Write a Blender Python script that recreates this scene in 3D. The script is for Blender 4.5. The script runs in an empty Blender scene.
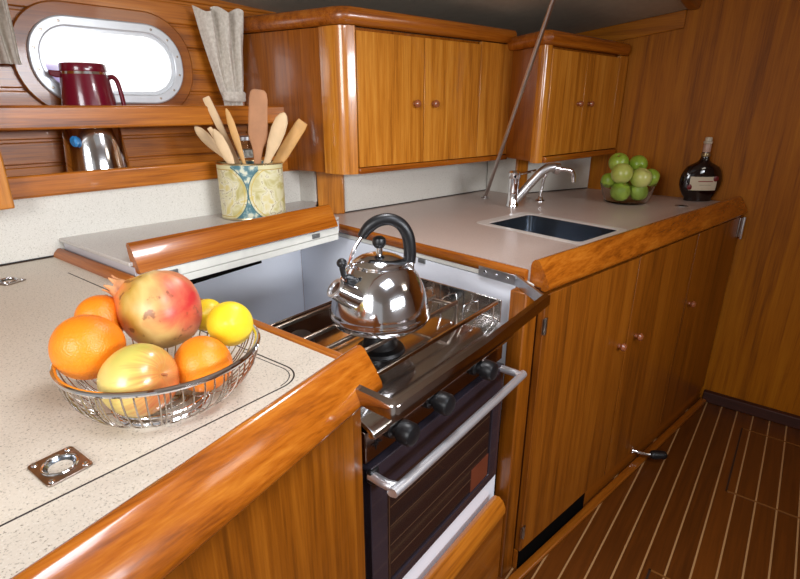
import bpy, bmesh, math, random
from mathutils import Matrix, Vector
random.seed(7)
SC = bpy.context.scene
COL = SC.collection
PI = math.pi
R = math.radians

# ------------------------------------------------------------------ frames
def frame(x, y, z=0.0, deg=0.0):
    return Matrix.Translation((x, y, z)) @ Matrix.Rotation(R(deg), 4, 'Z')
WORLD = Matrix.Identity(4)

# ------------------------------------------------------------------ materials
def lin(c):
    c = c / 255.0
    return c / 12.92 if c <= 0.04045 else ((c + 0.055) / 1.055) ** 2.4
def rgb(r, g, b):
    return (lin(r), lin(g), lin(b), 1.0)

def new_mat(name):
    m = bpy.data.materials.new(name)
    m.use_nodes = True
    nt = m.node_tree
    nt.nodes.clear()
    out = nt.nodes.new('ShaderNodeOutputMaterial')
    b = nt.nodes.new('ShaderNodeBsdfPrincipled')
    nt.links.new(b.outputs[0], out.inputs[0])
    return m, nt, b

def N(nt, kind, **kw):
    n = nt.nodes.new(kind)
    for k, v in kw.items():
        if k in n.inputs:
            n.inputs[k].default_value = v
        else:
            setattr(n, k, v)
    return n

def ramp(nt, stops, fac):
    r = nt.nodes.new('ShaderNodeValToRGB')
    while len(r.color_ramp.elements) < len(stops):
        r.color_ramp.elements.new(0.5)
    for e, (p, c) in zip(r.color_ramp.elements, stops):
        e.position = p
        e.color = c
    nt.links.new(fac, r.inputs[0])
    return r.outputs[0]

def mixc(nt, fac, a, b, mode='MIX'):
    m = nt.nodes.new('ShaderNodeMix')
    m.data_type = 'RGBA'
    m.blend_type = mode
    for sock, v in ((m.inputs[0], fac), (m.inputs[6], a), (m.inputs[7], b)):
        if isinstance(v, (int, float)):
            sock.default_value = v
        elif isinstance(v, tuple):
            sock.default_value = v
        else:
            nt.links.new(v, sock)
    return m.outputs[2]

def mth(nt, op, a, b=None, c=None, clamp=False):
    m = nt.nodes.new('ShaderNodeMath')
    m.operation = op
    m.use_clamp = clamp
    for i, v in enumerate((a, b, c)):
        if v is None:
            continue
        if isinstance(v, (int, float)):
            m.inputs[i].default_value = v
        else:
            nt.links.new(v, m.inputs[i])
    return m.outputs[0]

def obj_coord(nt):
    return nt.nodes.new('ShaderNodeTexCoord').outputs['Object']

def mapped(nt, vec, scale=(1, 1, 1), rot=(0, 0, 0), loc=(0, 0, 0)):
    mp = nt.nodes.new('ShaderNodeMapping')
    mp.inputs['Scale'].default_value = scale
    mp.inputs['Rotation'].default_value = rot
    mp.inputs['Location'].default_value = loc
    nt.links.new(vec, mp.inputs[0])
    return mp.outputs[0]

def bump(nt, b, h, strength=0.1, dist=0.002):
    bp = nt.nodes.new('ShaderNodeBump')
    bp.inputs['Strength'].default_value = strength
    bp.inputs['Distance'].default_value = dist
    nt.links.new(h, bp.inputs['Height'])
    nt.links.new(bp.outputs[0], b.inputs['Normal'])

WOODS = {}
def wood(axis='x', tone='mid', rough=0.3, coat=0.35):
    key = (axis, tone, rough, coat)
    if key in WOODS:
        return WOODS[key]
    tones = {
        'light': ((140, 78, 14), (190, 116, 32), (212, 142, 54)),
        'mid':   ((112, 56, 8), (174, 98, 20), (196, 120, 34)),
        'rail':  ((112, 54, 8), (156, 82, 16), (180, 106, 30)),
        'deep':  ((102, 50, 8), (142, 76, 14), (160, 92, 24)),
        'base':  ((84, 42, 3), (130, 69, 8), (154, 88, 18)),  # darker copy of the wood: shade on the base cabinets put into colour
        'bulk':  ((124, 66, 2), (162, 92, 4), (178, 108, 12)),
        'dark':  ((40, 14, 5), (58, 22, 8), (72, 30, 12)),
    }[tone]
    m, nt, b = new_mat('wood_%s_%s' % (axis, tone))
    oc = obj_coord(nt)
    info = nt.nodes.new('ShaderNodeObjectInfo')
    add = nt.nodes.new('ShaderNodeVectorMath')
    add.operation = 'ADD'
    nt.links.new(oc, add.inputs[0])
    sc_ = nt.nodes.new('ShaderNodeVectorMath')
    sc_.operation = 'SCALE'
    comb = nt.nodes.new('ShaderNodeCombineXYZ')
    for i in range(3):
        nt.links.new(info.outputs['Random'], comb.inputs[i])
    nt.links.new(comb.outputs[0], sc_.inputs[0])
    sc_.inputs['Scale'].default_value = 7.3
    nt.links.new(sc_.outputs[0], add.inputs[1])
    v = add.outputs[0]
    i = 'xyz'.index(axis)
    s1 = [22.0] * 3; s1[i] = 0.9
    s2 = [160.0] * 3; s2[i] = 5.0
    s3 = [5.0] * 3; s3[i] = 0.8
    n1 = N(nt, 'ShaderNodeTexNoise', Scale=1.6, Detail=5.0, Roughness=0.6, Distortion=0.7)
    nt.links.new(mapped(nt, v, s1), n1.inputs['Vector'])
    n2 = N(nt, 'ShaderNodeTexNoise', Scale=1.6, Detail=3.0, Roughness=0.6)
    nt.links.new(mapped(nt, v, s2), n2.inputs['Vector'])
    n3 = N(nt, 'ShaderNodeTexNoise', Scale=1.3, Detail=2.0)
    nt.links.new(mapped(nt, v, s3), n3.inputs['Vector'])
    f = mth(nt, 'ADD', mth(nt, 'MULTIPLY', n1.outputs[0], 0.55), mth(nt, 'MULTIPLY', n2.outputs[0], 0.30))
    f = mth(nt, 'ADD', f, mth(nt, 'MULTIPLY', n3.outputs[0], 0.20))
    c = ramp(nt, [(0.38, rgb(*tones[0])), (0.52, rgb(*tones[1])), (0.66, rgb(*tones[2]))], f)
    nt.links.new(c, b.inputs['Base Color'])
    b.inputs['Roughness'].default_value = rough
    b.inputs['Coat Weight'].default_value = coat
    b.inputs['Coat Roughness'].default_value = 0.07
    if tone == 'bulk':
        b.inputs['Specular IOR Level'].default_value = 0.18
    bump(nt, b, n2.outputs[0], 0.10, 0.001)
    WOODS[key] = m
    return m

def plain(name, col, rough=0.4, metal=0.0, coat=0.0, noise=0.0, nscale=80.0, emit=0.0, spec=None):
    m, nt, b = new_mat(name)
    if noise > 0:
        n = N(nt, 'ShaderNodeTexNoise', Scale=nscale, Detail=3.0)
        nt.links.new(obj_coord(nt), n.inputs['Vector'])
        d = tuple(max(0.0, x * (1 - noise)) for x in col[:3]) + (1,)
        l = tuple(min(1.0, x * (1 + noise)) for x in col[:3]) + (1,)
        nt.links.new(ramp(nt, [(0.3, d), (0.7, l)], n.outputs[0]), b.inputs['Base Color'])
    else:
        b.inputs['Base Color'].default_value = col
    b.inputs['Roughness'].default_value = rough
    b.inputs['Metallic'].default_value = metal
    b.inputs['Coat Weight'].default_value = coat
    if spec is not None:
        b.inputs['Specular IOR Level'].default_value = spec
    if emit:
        b.inputs['Emission Color'].default_value = col
        b.inputs['Emission Strength'].default_value = emit
    return m

def laminate(name, base, dark, light, rough=0.38):
    m, nt, b = new_mat(name)
    oc = obj_coord(nt)
    n = N(nt, 'ShaderNodeTexNoise', Scale=330.0, Detail=2.0, Roughness=0.7)
    nt.links.new(oc, n.inputs['Vector'])
    c = ramp(nt, [(0.30, dark), (0.42, base), (0.60, base), (0.72, light)], n.outputs[0])
    vo = N(nt, 'ShaderNodeTexVoronoi', Scale=210.0)
    nt.links.new(oc, vo.inputs['Vector'])
    sp = ramp(nt, [(0.10, (1, 1, 1, 1)), (0.17, (0, 0, 0, 1))], vo.outputs['Distance'])
    c2 = mixc(nt, mth(nt, 'MULTIPLY', sp, 0.55), c, dark)
    big = N(nt, 'ShaderNodeTexNoise', Scale=3.0, Detail=2.0)
    nt.links.new(oc, big.inputs['Vector'])
    c3 = mixc(nt, mth(nt, 'MULTIPLY', big.outputs[0], 0.12), c2, dark)
    nt.links.new(c3, b.inputs['Base Color'])
    b.inputs['Roughness'].default_value = rough
    return m

M_LAM = laminate('speckled_laminate', rgb(214, 202, 184), rgb(140, 128, 112), rgb(224, 216, 204))
M_LAM_FAR = laminate('far_laminate', rgb(198, 178, 166), rgb(160, 140, 128), rgb(214, 198, 188), 0.32)
M_ROOF = plain('cream_headliner', rgb(222, 218, 210), 0.6, noise=0.03, nscale=20)
M_SPLASH = laminate('splash_laminate', rgb(214, 210, 200), rgb(176, 170, 158), rgb(228, 224, 216), 0.45)
M_WHITE = plain('white_gelcoat', rgb(244, 247, 255), 0.3, noise=0.01, nscale=5)
M_WHITE2 = plain('white_laminate_edge', rgb(222, 220, 210), 0.4, noise=0.04, nscale=40)
M_SEAM = plain('dark_seam', rgb(38, 26, 20), 0.6, noise=0.1)
M_BLACK = plain('black_plastic', rgb(18, 18, 20), 0.38, noise=0.1, nscale=40)
M_VOID = plain('dark_slot', rgb(8, 6, 5), 0.9, noise=0.1, spec=0.05)
M_STEEL = plain('polished_steel', (0.72, 0.72, 0.74, 1), 0.11, 1.0, noise=0.04, nscale=9)
M_CHROME = plain('chrome', (0.82, 0.82, 0.84, 1), 0.06, 1.0, noise=0.02, nscale=9)
M_WIRE = plain('bright_wire', (0.50, 0.46, 0.42, 1), 0.2, 1.0, noise=0.05, nscale=20)
M_SATIN = plain('satin_handle', (0.85, 0.85, 0.87, 1), 0.34, 0.85, noise=0.03, nscale=20)
M_BAR = plain('bar_steel', (0.50, 0.44, 0.41, 1), 0.12, 1.0, noise=0.05, nscale=15)
M_BRUSH = plain('brushed_steel', (0.62, 0.61, 0.61, 1), 0.28, 1.0, noise=0.1, nscale=30)
M_HOB = plain('hob_steel', (0.64, 0.62, 0.60, 1), 0.13, 1.0, noise=0.08, nscale=12)
M_BRONZE = plain('weathered_steel', (0.36, 0.30, 0.25, 1), 0.3, 1.0, noise=0.2, nscale=60)
M_SINK = plain('sink_steel', (0.27, 0.30, 0.34, 1), 0.24, 1.0, noise=0.1, nscale=10)
M_ROD = plain('rod_steel', (0.62, 0.58, 0.56, 1), 0.3, 1.0, noise=0.08, nscale=20)
M_BLACKGLASS = plain('dark_oven_glass', rgb(34, 24, 24), 0.08, 0.0, coat=0.6, noise=0.1, nscale=6)
M_OVENFRAME = plain('oven_enamel', rgb(48, 42, 50), 0.2, 0.2, coat=0.4, noise=0.08, nscale=8)
M_PANEL = plain('panel_steel', (0.30, 0.22, 0.18, 1), 0.14, 1.0, noise=0.1, nscale=12)
M_CEIL = plain('grey_headliner', rgb(176, 168, 150), 0.7, noise=0.06, nscale=30)
M_KNOBWOOD = plain('turned_knob_wood', rgb(150, 84, 50), 0.25, coat=0.5, noise=0.15, nscale=60)
M_ALU = plain('white_alloy', rgb(206, 210, 214), 0.32, 0.35, noise=0.04, nscale=40)
M_RACK = plain('rack_reflection_brown', rgb(96, 68, 48), 0.35, 0.3, noise=0.1)
M_PATCH = plain('reddish_patch', rgb(104, 52, 34), 0.3, noise=0.12, nscale=20)
M_SPOON = plain('pale_beech', rgb(216, 184, 142), 0.55, noise=0.10, nscale=25)
M_SPOON2 = plain('honey_beech', rgb(206, 156, 92), 0.5, noise=0.12, nscale=25)
M_SPOON3 = plain('brown_beech', rgb(178, 124, 84), 0.55, noise=0.10, nscale=30)
M_BURG = plain('burgundy_plastic', rgb(104, 12, 34), 0.2, coat=0.4, noise=0.06, nscale=10)
M_BLUE = plain('patch_blue', rgb(50, 130, 190), 0.4, noise=0.1)
M_GREY = plain('grey_latch', rgb(120, 120, 118), 0.4, 0.5, noise=0.1)
M_PERSPEX = plain('pale_edge', rgb(190, 186, 190), 0.15, coat=0.3, noise=0.03, nscale=20)

def glass(name, col, rough=0.02, ior=1.45):
    m, nt, b = new_mat(name)
    n = N(nt, 'ShaderNodeTexNoise', Scale=4.0)
    nt.links.new(obj_coord(nt), n.inputs['Vector'])
    nt.links.new(mixc(nt, mth(nt, 'MULTIPLY', n.outputs[0], 0.05), col, (1, 1, 1, 1)), b.inputs['Base Color'])
    b.inputs['Transmission Weight'].default_value = 1.0
    b.inputs['Roughness'].default_value = rough
    b.inputs['IOR'].default_value = ior
    return m
M_GLASS = glass('clear_glass', (0.93, 0.96, 0.95, 1), 0.02, 1.2)

def cloth_mat():
    m, nt, b = new_mat('curtain_linen')
    n = N(nt, 'ShaderNodeTexNoise', Scale=120.0, Detail=4.0)
    nt.links.new(obj_coord(nt), n.inputs['Vector'])
    nt.links.new(ramp(nt, [(0.3, rgb(188, 178, 164)), (0.7, rgb(214, 206, 194))], n.outputs[0]), b.inputs['Base Color'])
    b.inputs['Roughness'].default_value = 0.9
    bump(nt, b, n.outputs[0], 0.3, 0.002)
    return m
M_CLOTH = cloth_mat()

def floor_mat():
    # varnished teak sole with pale holly strips running fore and aft
    m, nt, b = new_mat('teak_and_holly')
    oc = nt.nodes.new('ShaderNodeNewGeometry').outputs['Position']
    sep = nt.nodes.new('ShaderNodeSeparateXYZ')
    nt.links.new(oc, sep.inputs[0])
    t = mth(nt, 'DIVIDE', mth(nt, 'SUBTRACT', sep.outputs['Y'], 0.1375), 0.0588)
    fr = mth(nt, 'FRACT', mth(nt, 'ADD', t, 0.5 + 40))
    d = mth(nt, 'ABSOLUTE', mth(nt, 'SUBTRACT', fr, 0.5))
    line = mth(nt, 'LESS_THAN', d, 0.042)
    plank = mth(nt, 'FLOOR', mth(nt, 'ADD', t, 40))
    wn = N(nt, 'ShaderNodeTexWhiteNoise', noise_dimensions='1D')
    nt.links.new(plank, wn.inputs['W'])
    n = N(nt, 'ShaderNodeTexNoise', Scale=2.0, Detail=5.0, Distortion=0.5)
    nt.links.new(mapped(nt, oc, (2.0, 50.0, 2.0)), n.inputs['Vector'])
    f = mth(nt, 'ADD', mth(nt, 'MULTIPLY', n.outputs[0], 0.75), mth(nt, 'MULTIPLY', wn.outputs[0], 0.25))
    c = ramp(nt, [(0.25, rgb(74, 36, 6)), (0.75, rgb(108, 56, 12))], f)
    nt.links.new(mixc(nt, line, c, rgb(176, 134, 88)), b.inputs['Base Color'])
    b.inputs['Roughness'].default_value = 0.35
    b.inputs['Coat Weight'].default_value = 0.2
    b.inputs['Coat Roughness'].default_value = 0.2
    return m
M_FLOOR = floor_mat()

def fruit_mat(name, c1, c2, scale=6.0, rough=0.42, pores=0.0, c3=None, spots=None, poles=None):
    m, nt, b = new_mat(name)
    oc = obj_coord(nt)
    n = N(nt, 'ShaderNodeTexNoise', Scale=scale, Detail=4.0, Distortion=0.4)
    nt.links.new(oc, n.inputs['Vector'])
    stops = [(0.38, c1), (0.62, c2)]
    if c3:
        stops = [(0.36, c1), (0.52, c2), (0.66, c3)]
    c = ramp(nt, stops, n.outputs[0])
    if spots:
        v = N(nt, 'ShaderNodeTexNoise', Scale=scale * 9, Detail=3.0)
        nt.links.new(oc, v.inputs['Vector'])
        c = mixc(nt, ramp(nt, [(0.66, (0, 0, 0, 1)), (0.72, (1, 1, 1, 1))], v.outputs[0]), c, spots)
    nt.links.new(c, b.inputs['Base Color'])
    b.inputs['Roughness'].default_value = rough
    b.inputs['Subsurface Weight'].default_value = 0.05
    b.inputs['Subsurface Radius'].default_value = (0.01, 0.006, 0.003)
    if pores:
        v2 = N(nt, 'ShaderNodeTexNoise', Scale=420.0, Detail=1.0)
        nt.links.new(oc, v2.inputs['Vector'])
        bump(nt, b, v2.outputs[0], pores, 0.004)
    return m
M_ORANGE = fruit_mat('orange_peel', rgb(226, 112, 10), rgb(242, 138, 22), 5, 0.40, 0.2)
M_LEMON = fruit_mat('lemon_peel', rgb(232, 196, 26), rgb(246, 220, 60), 6, 0.4, 0.12)

def pome_mat():
    m, nt, b = new_mat('pomegranate_skin')
    oc = obj_coord(nt)
    n = N(nt, 'ShaderNodeTexNoise', Scale=16.0, Detail=5.0, Distortion=0.6)
    nt.links.new(oc, n.inputs['Vector'])
    sep = nt.nodes.new('ShaderNodeSeparateXYZ')
    nt.links.new(oc, sep.inputs[0])
    # red blush on the right side, yellow-green low and centre, orange-pink left
    gx = mth(nt, 'MULTIPLY_ADD', sep.outputs['X'], 7.0, 0.47)
    f = mth(nt, 'ADD', gx, mth(nt, 'MULTIPLY', mth(nt, 'SUBTRACT', n.outputs[0], 0.5), 0.75))
    f = mth(nt, 'ADD', f, mth(nt, 'MULTIPLY', sep.outputs['Z'], 2.6))
    c = ramp(nt, [(0.0, rgb(206, 110, 62)), (0.20, rgb(214, 128, 70)), (0.38, rgb(188, 146, 60)), (0.54, rgb(214, 180, 110)), (0.66, rgb(206, 150, 92)),
                  (0.78, rgb(200, 104, 74)), (0.90, rgb(190, 48, 48)), (1.0, rgb(190, 66, 54))], f)
    n2 = N(nt, 'ShaderNodeTexNoise', Scale=55.0, Detail=3.0)
    nt.links.new(oc, n2.inputs['Vector'])
    c = mixc(nt, mth(nt, 'MULTIPLY', ramp(nt, [(0.62, (0, 0, 0, 1)), (0.68, (1, 1, 1, 1))], n2.outputs[0]), 0.7), c, rgb(110, 60, 30))
    nt.links.new(c, b.inputs['Base Color'])
    b.inputs['Roughness'].default_value = 0.38
    bump(nt, b, n.outputs[0], 0.15, 0.004)
    return m
M_POME = pome_mat()
M_CROWN = fruit_mat('pomegranate_crown_skin', rgb(150, 84, 50), rgb(214, 150, 96), 30, 0.6)

def apple_mat(name, green, yellow, blush, amount):
    m, nt, b = new_mat(name)
    oc = obj_coord(nt)
    sep = nt.nodes.new('ShaderNodeSeparateXYZ')
    nt.links.new(oc, sep.inputs[0])
    n = N(nt, 'ShaderNodeTexNoise', Scale=9.0, Detail=3.0)
    nt.links.new(oc, n.inputs['Vector'])
    ang = mth(nt, 'ARCTAN2', sep.outputs['Y'], sep.outputs['X'])
    cb = nt.nodes.new('ShaderNodeCombineXYZ')
    nt.links.new(mth(nt, 'MULTIPLY', ang, 5.0), cb.inputs[0])
    nt.links.new(mth(nt, 'MULTIPLY', sep.outputs['Z'], 10.0), cb.inputs[2])
    st = N(nt, 'ShaderNodeTexNoise', Scale=2.2, Detail=3.0)
    nt.links.new(cb.outputs[0], st.inputs['Vector'])
    base = ramp(nt, [(0.35, green), (0.65, yellow)], n.outputs[0])
    g = mth(nt, 'MULTIPLY_ADD', sep.outputs['X'], 12.0, mth(nt, 'MULTIPLY_ADD', sep.outputs['Z'], 22.0, 0.0))
    k = mth(nt, 'ADD', mth(nt, 'MULTIPLY', g, 1.0), mth(nt, 'SUBTRACT', mth(nt, 'MULTIPLY', st.outputs[0], 1.6), 0.85))
    k = mth(nt, 'MULTIPLY', k, amount, clamp=True)
    nt.links.new(mixc(nt, k, base, blush), b.inputs['Base Color'])
    b.inputs['Roughness'].default_value = 0.28
    b.inputs['Coat Weight'].default_value = 0.2
    return m
M_APPLE = apple_mat('blushed_apple_skin', rgb(190, 178, 78), rgb(222, 196, 112), rgb(200, 92, 54), 0.8)
M_GAPPLE = apple_mat('green_apple_skin', rgb(128, 160, 44), rgb(170, 190, 76), rgb(120, 150, 40), 0.2)
M_YAPPLE = apple_mat('yellow_green_apple_skin', rgb(168, 178, 76), rgb(206, 204, 120), rgb(150, 170, 60), 0.2)

# ------------------------------------------------------------------ mesh building
class MB:
    def __init__(self):
        self.bm = bmesh.new()
    def face(self, vs):
        try:
            return self.bm.faces.new(vs)
        except ValueError:
            return None
    def box(self, x0, x1, y0, y1, z0, z1, fr=None):
        P = [(x0, y0, z0), (x1, y0, z0), (x1, y1, z0), (x0, y1, z0), (x0, y0, z1), (x1, y0, z1), (x1, y1, z1), (x0, y1, z1)]
        v = [self.bm.verts.new((fr @ Vector(p)) if fr else p) for p in P]
        for f in ((3, 2, 1, 0), (4, 5, 6, 7), (0, 1, 5, 4), (1, 2, 6, 5), (2, 3, 7, 6), (3, 0, 4, 7)):
            self.face([v[i] for i in f])
        return self
    def prism(self, poly, z0, z1, fr=None):
        T = (lambda p: fr @ Vector(p)) if fr else (lambda p: Vector(p))
        a = [self.bm.verts.new(T((x, y, z0))) for x, y in poly]
        b = [self.bm.verts.new(T((x, y, z1))) for x, y in poly]
        n = len(poly)
        self.face(a[::-1]); self.face(b)
        for i in range(n):
            self.face([a[i], a[(i + 1) % n], b[(i + 1) % n], b[i]])
        return self
    def plate(self, outer, holes, z0, z1):
        """flat slab with holes"""
        bm = self.bm
        es = []
        loops = []
        for poly in [outer] + holes:
            vs = [bm.verts.new((x, y, z1)) for x, y in poly]
            loops.append(vs)
            for i in range(len(vs)):
                es.append(bm.edges.new((vs[i], vs[(i + 1) % len(vs)])))
        res = bmesh.ops.triangle_fill(bm, use_beauty=True, use_dissolve=False, edges=es)
        top = [g for g in res['geom'] if isinstance(g, bmesh.types.BMFace)]
        ext = bmesh.ops.duplicate(bm, geom=top)
        mp = ext['vert_map']
        for g in ext['geom']:
            if isinstance(g, bmesh.types.BMVert):
                g.co.z = z0
        for vs in loops:
            n = len(vs)
            for i in range(n):
                self.face([vs[i], vs[(i + 1) % n], mp[vs[(i + 1) % n]], mp[vs[i]]])
        return self
    def lathe(self, prof, c=(0, 0, 0), seg=40, sx=1.0, sy=1.0, fr=None):
        T = (lambda p: fr @ Vector(p)) if fr else (lambda p: Vector(p))
        rings = []
        for r, z in prof:
            if r < 1e-6:
                rings.append([self.bm.verts.new(T((c[0], c[1], c[2] + z)))])
            else:
                rings.append([self.bm.verts.new(T((c[0] + r * sx * math.cos(2 * PI * k / seg), c[1] + r * sy * math.sin(2 * PI * k / seg), c[2] + z))) for k in range(seg)])
        for a, b in zip(rings, rings[1:]):
            if len(a) == 1 and len(b) == 1:
                continue
            for k in range(seg):
                k2 = (k + 1) % seg
                if len(a) == 1:
                    self.face([a[0], b[k2], b[k]])
                elif len(b) == 1:
                    self.face([a[k], a[k2], b[0]])
                else:
                    self.face([a[k], a[k2], b[k2], b[k]])
        return self
    def tube(self, pts, r, seg=10, closed=False, flat=None, caps=True):
        """round (or elliptical, flat=(ru,rv), rv along the given up axis z) tube through points"""
        pts = [Vector(p) for p in pts]
        n = len(pts)
        rs = r if isinstance(r, (list, tuple)) else [r] * n
        rings = []
        prev = None
        for i in range(n):
            if closed:
                t = pts[(i + 1) % n] - pts[i - 1]
            else:
                t = pts[min(i + 1, n - 1)] - pts[max(i - 1, 0)]
            t.normalize()
            if prev is None:
                up = Vector((0, 0, 1)) if abs(t.z) < 0.9 else Vector((1, 0, 0))
                u = t.cross(up).normalized()
            else:
                u = (prev - t * prev.dot(t)).normalized()
            w = t.cross(u)
            prev = u
            ring = []
            for k in range(seg):
                a = 2 * PI * k / seg
                if flat:
                    ring.append(self.bm.verts.new(pts[i] + u * (flat[0] * math.cos(a)) + w * (flat[1] * math.sin(a))))
                else:
                    ring.append(self.bm.verts.new(pts[i] + (u * math.cos(a) + w * math.sin(a)) * rs[i]))
            rings.append(ring)
        m = n if closed else n - 1
        for i in range(m):
            a, b = rings[i], rings[(i + 1) % n]
            for k in range(seg):
                self.face([a[k], a[(k + 1) % seg], b[(k + 1) % seg], b[k]])
        if caps and not closed:
            self.face(rings[0][::-1]); self.face(rings[-1])
        return self
    def sweep(self, prof, path, z=0.0, closed_prof=True):
        """profile (outward, dz) carried along a plan path; outward is the right-hand side of travel"""
        P = [Vector((p[0], p[1])) for p in path]
        n = len(P)
        rings = []
        for i in range(n):
            d0 = (P[i] - P[i - 1]).normalized() if i > 0 else None
            d1 = (P[i + 1] - P[i]).normalized() if i < n - 1 else None
            if d0 is None: d0 = d1
            if d1 is None: d1 = d0
            n0 = Vector((d0.y, -d0.x)); n1 = Vector((d1.y, -d1.x))
            b = (n0 + n1).normalized()
            k = 1.0 / max(0.4, b.dot(n0))
            rings.append([self.bm.verts.new((P[i].x + b.x * k * o, P[i].y + b.y * k * o, z + dz)) for o, dz in prof])
        m = len(prof)
        for a, b in zip(rings, rings[1:]):
            for k in range(m):
                self.face([a[k], a[(k + 1) % m], b[(k + 1) % m], b[k]])
        self.face(rings[0][::-1]); self.face(rings[-1])
        return self
    def ball(self, c, r, seg=32, rings=20, f=None, rot=None):
        """sphere-like body; f(dir)->radius factor"""
        vs = []
        c = Vector(c)
        for i in range(rings + 1):
            th = PI * i / rings
            row = []
            for k in range(seg if 0 < i < rings else 1):
                ph = 2 * PI * k / seg
                d = Vector((math.sin(th) * math.cos(ph), math.sin(th) * math.sin(ph), math.cos(th)))
                p = d * r * (f(th, ph) if f else 1.0)
                if rot:
                    p = rot @ p
                row.append(self.bm.verts.new(c + p))
            vs.append(row)
        for a, b in zip(vs, vs[1:]):
            for k in range(seg):
                k2 = (k + 1) % seg
                if len(a) == 1:
                    self.face([a[0], b[k], b[k2]])
                elif len(b) == 1:
                    self.face([a[k], b[0], a[k2]])
                else:
                    self.face([a[k], b[k], b[k2], a[k2]])
        return self
    def loft(self, loops, cap=True):
        vs = [[self.bm.verts.new(p) for p in l] for l in loops]
        n = len(vs[0])
        for a, b in zip(vs, vs[1:]):
            for k in range(n):
                self.face([a[k], a[(k + 1) % n], b[(k + 1) % n], b[k]])
        if cap:
            self.face(vs[0][::-1]); self.face(vs[-1])
        return self
    def xform(self, M):
        bmesh.ops.transform(self.bm, matrix=M, verts=self.bm.verts)
        return self

ROOT = {}     # object name -> matrix from its own local space to the world

def finish(name, mb, mat, sharp=35, bevel=0.0, seg=2):
    bm = mb.bm
    bmesh.ops.recalc_face_normals(bm, faces=bm.faces)
    me = bpy.data.meshes.new(name)
    bm.to_mesh(me)
    bm.free()
    me.materials.append(mat)
    me.shade_smooth()
    me.set_sharp_from_angle(angle=R(sharp))
    o = bpy.data.objects.new(name, me)
    COL.objects.link(o)
    if bevel:
        bv = o.modifiers.new('bevel', 'BEVEL')
        bv.width = bevel
        bv.segments = seg
        bv.limit_method = 'ANGLE'
        bv.angle_limit = R(40)
        bv.harden_normals = False
    return o

def props(o, label=None, cat=None, group=None, kind=None):
    if label: o['label'] = label
    if cat: o['category'] = cat
    if group: o['group'] = group
    if kind: o['kind'] = kind
    return o

def thing(name, label, cat, fr, group=None):
    """an Empty at the base of a thing"""
    o = bpy.data.objects.new(name, None)
    COL.objects.link(o)
    o.empty_display_size = 0.02
    o.matrix_world = fr
    ROOT[o.name] = fr.copy()
    return props(o, label, cat, group)

def part(name, mb, mat, parent, fr=None, label=None, bevel=0.0, seg=2, sharp=35, pivot=False):
    """mesh part; geometry is in the parent's space, or in frame fr when given"""
    if fr is not None:
        mb.xform(ROOT[parent.name].inverted() @ fr)
    o = finish(name, mb, mat, sharp, bevel, seg)
    o.parent = parent
    ROOT[o.name] = ROOT[parent.name].copy()
    if label: o['label'] = label
    return o

def solo(name, mb, mat, label, cat, fr=WORLD, group=None, bevel=0.0, seg=2, sharp=35):
    """a thing that is one mesh: origin put at the middle of its base"""
    vs = [v.co for v in mb.bm.verts]
    c = Vector(((min(v.x for v in vs) + max(v.x for v in vs)) / 2, (min(v.y for v in vs) + max(v.y for v in vs)) / 2, min(v.z for v in vs)))
    mb.xform(Matrix.Translation(-c))
    o = finish(name, mb, mat, sharp, bevel, seg)
    o.matrix_world = fr @ Matrix.Translation(c)
    ROOT[o.name] = fr @ Matrix.Translation(c)
    return props(o, label, cat, group)

def struct(name, mb, mat, parent=None, fr=WORLD, bevel=0.0, label=None):
    if parent:
        return part(name, mb, mat, parent, fr, label, bevel)
    o = solo(name, mb, mat, None, None, fr, bevel=bevel)
    o['kind'] = 'structure'
    return o

def dup(root, fr, label=None, group=None):
    """copy a thing with copies of its parts and sub-parts"""
    r = root.copy(); COL.objects.link(r); r.matrix_world = fr
    ROOT[r.name] = fr.copy()
    if label: r['label'] = label
    if group: r['group'] = group
    for ch in list(root.children):
        c = ch.copy(); COL.objects.link(c); c.parent = r
        for g in list(ch.children):
            d = g.copy(); COL.objects.link(d); d.parent = c
    return r

def arc(cx, cy, r, a0, a1, n):
    return [(cx + r * math.cos(R(a0 + (a1 - a0) * k / n)), cy + r * math.sin(R(a0 + (a1 - a0) * k / n))) for k in range(n + 1)]
def smooth(pts, n=6):
    """Catmull-Rom through points"""
    P = [Vector(p) for p in pts]
    out = []
    for i in range(len(P) - 1):
        p0 = P[max(i - 1, 0)]; p1 = P[i]; p2 = P[i + 1]; p3 = P[min(i + 2, len(P) - 1)]
        for k in range(n):
            t = k / n
            out.append(0.5 * ((2 * p1) + (p2 - p0) * t + (2 * p0 - 5 * p1 + 4 * p2 - p3) * t * t + (3 * p1 - p0 - 3 * p2 + p3) * t ** 3))
    out.append(P[-1])
    return out

CT = 0.90            # worktop height
BX = 2.46            # forward bulkhead

# ================================================================== THE SETTING
struct('floor', MB().box(-1.6, BX, -1.75, 1.75, -0.03, 0.0), M_FLOOR)
struct('wall_forward', MB().box(BX, BX + 0.04, -1.75, 1.8, 0.0, 2.0), wood('z', 'bulk', 0.5, 0.0))
struct('baseboard_forward', MB().box(BX - 0.03, BX, -1.75, 0.16, 0.0, 0.05), wood('y', 'dark', 0.6, 0.0), bevel=0.004)
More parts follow.
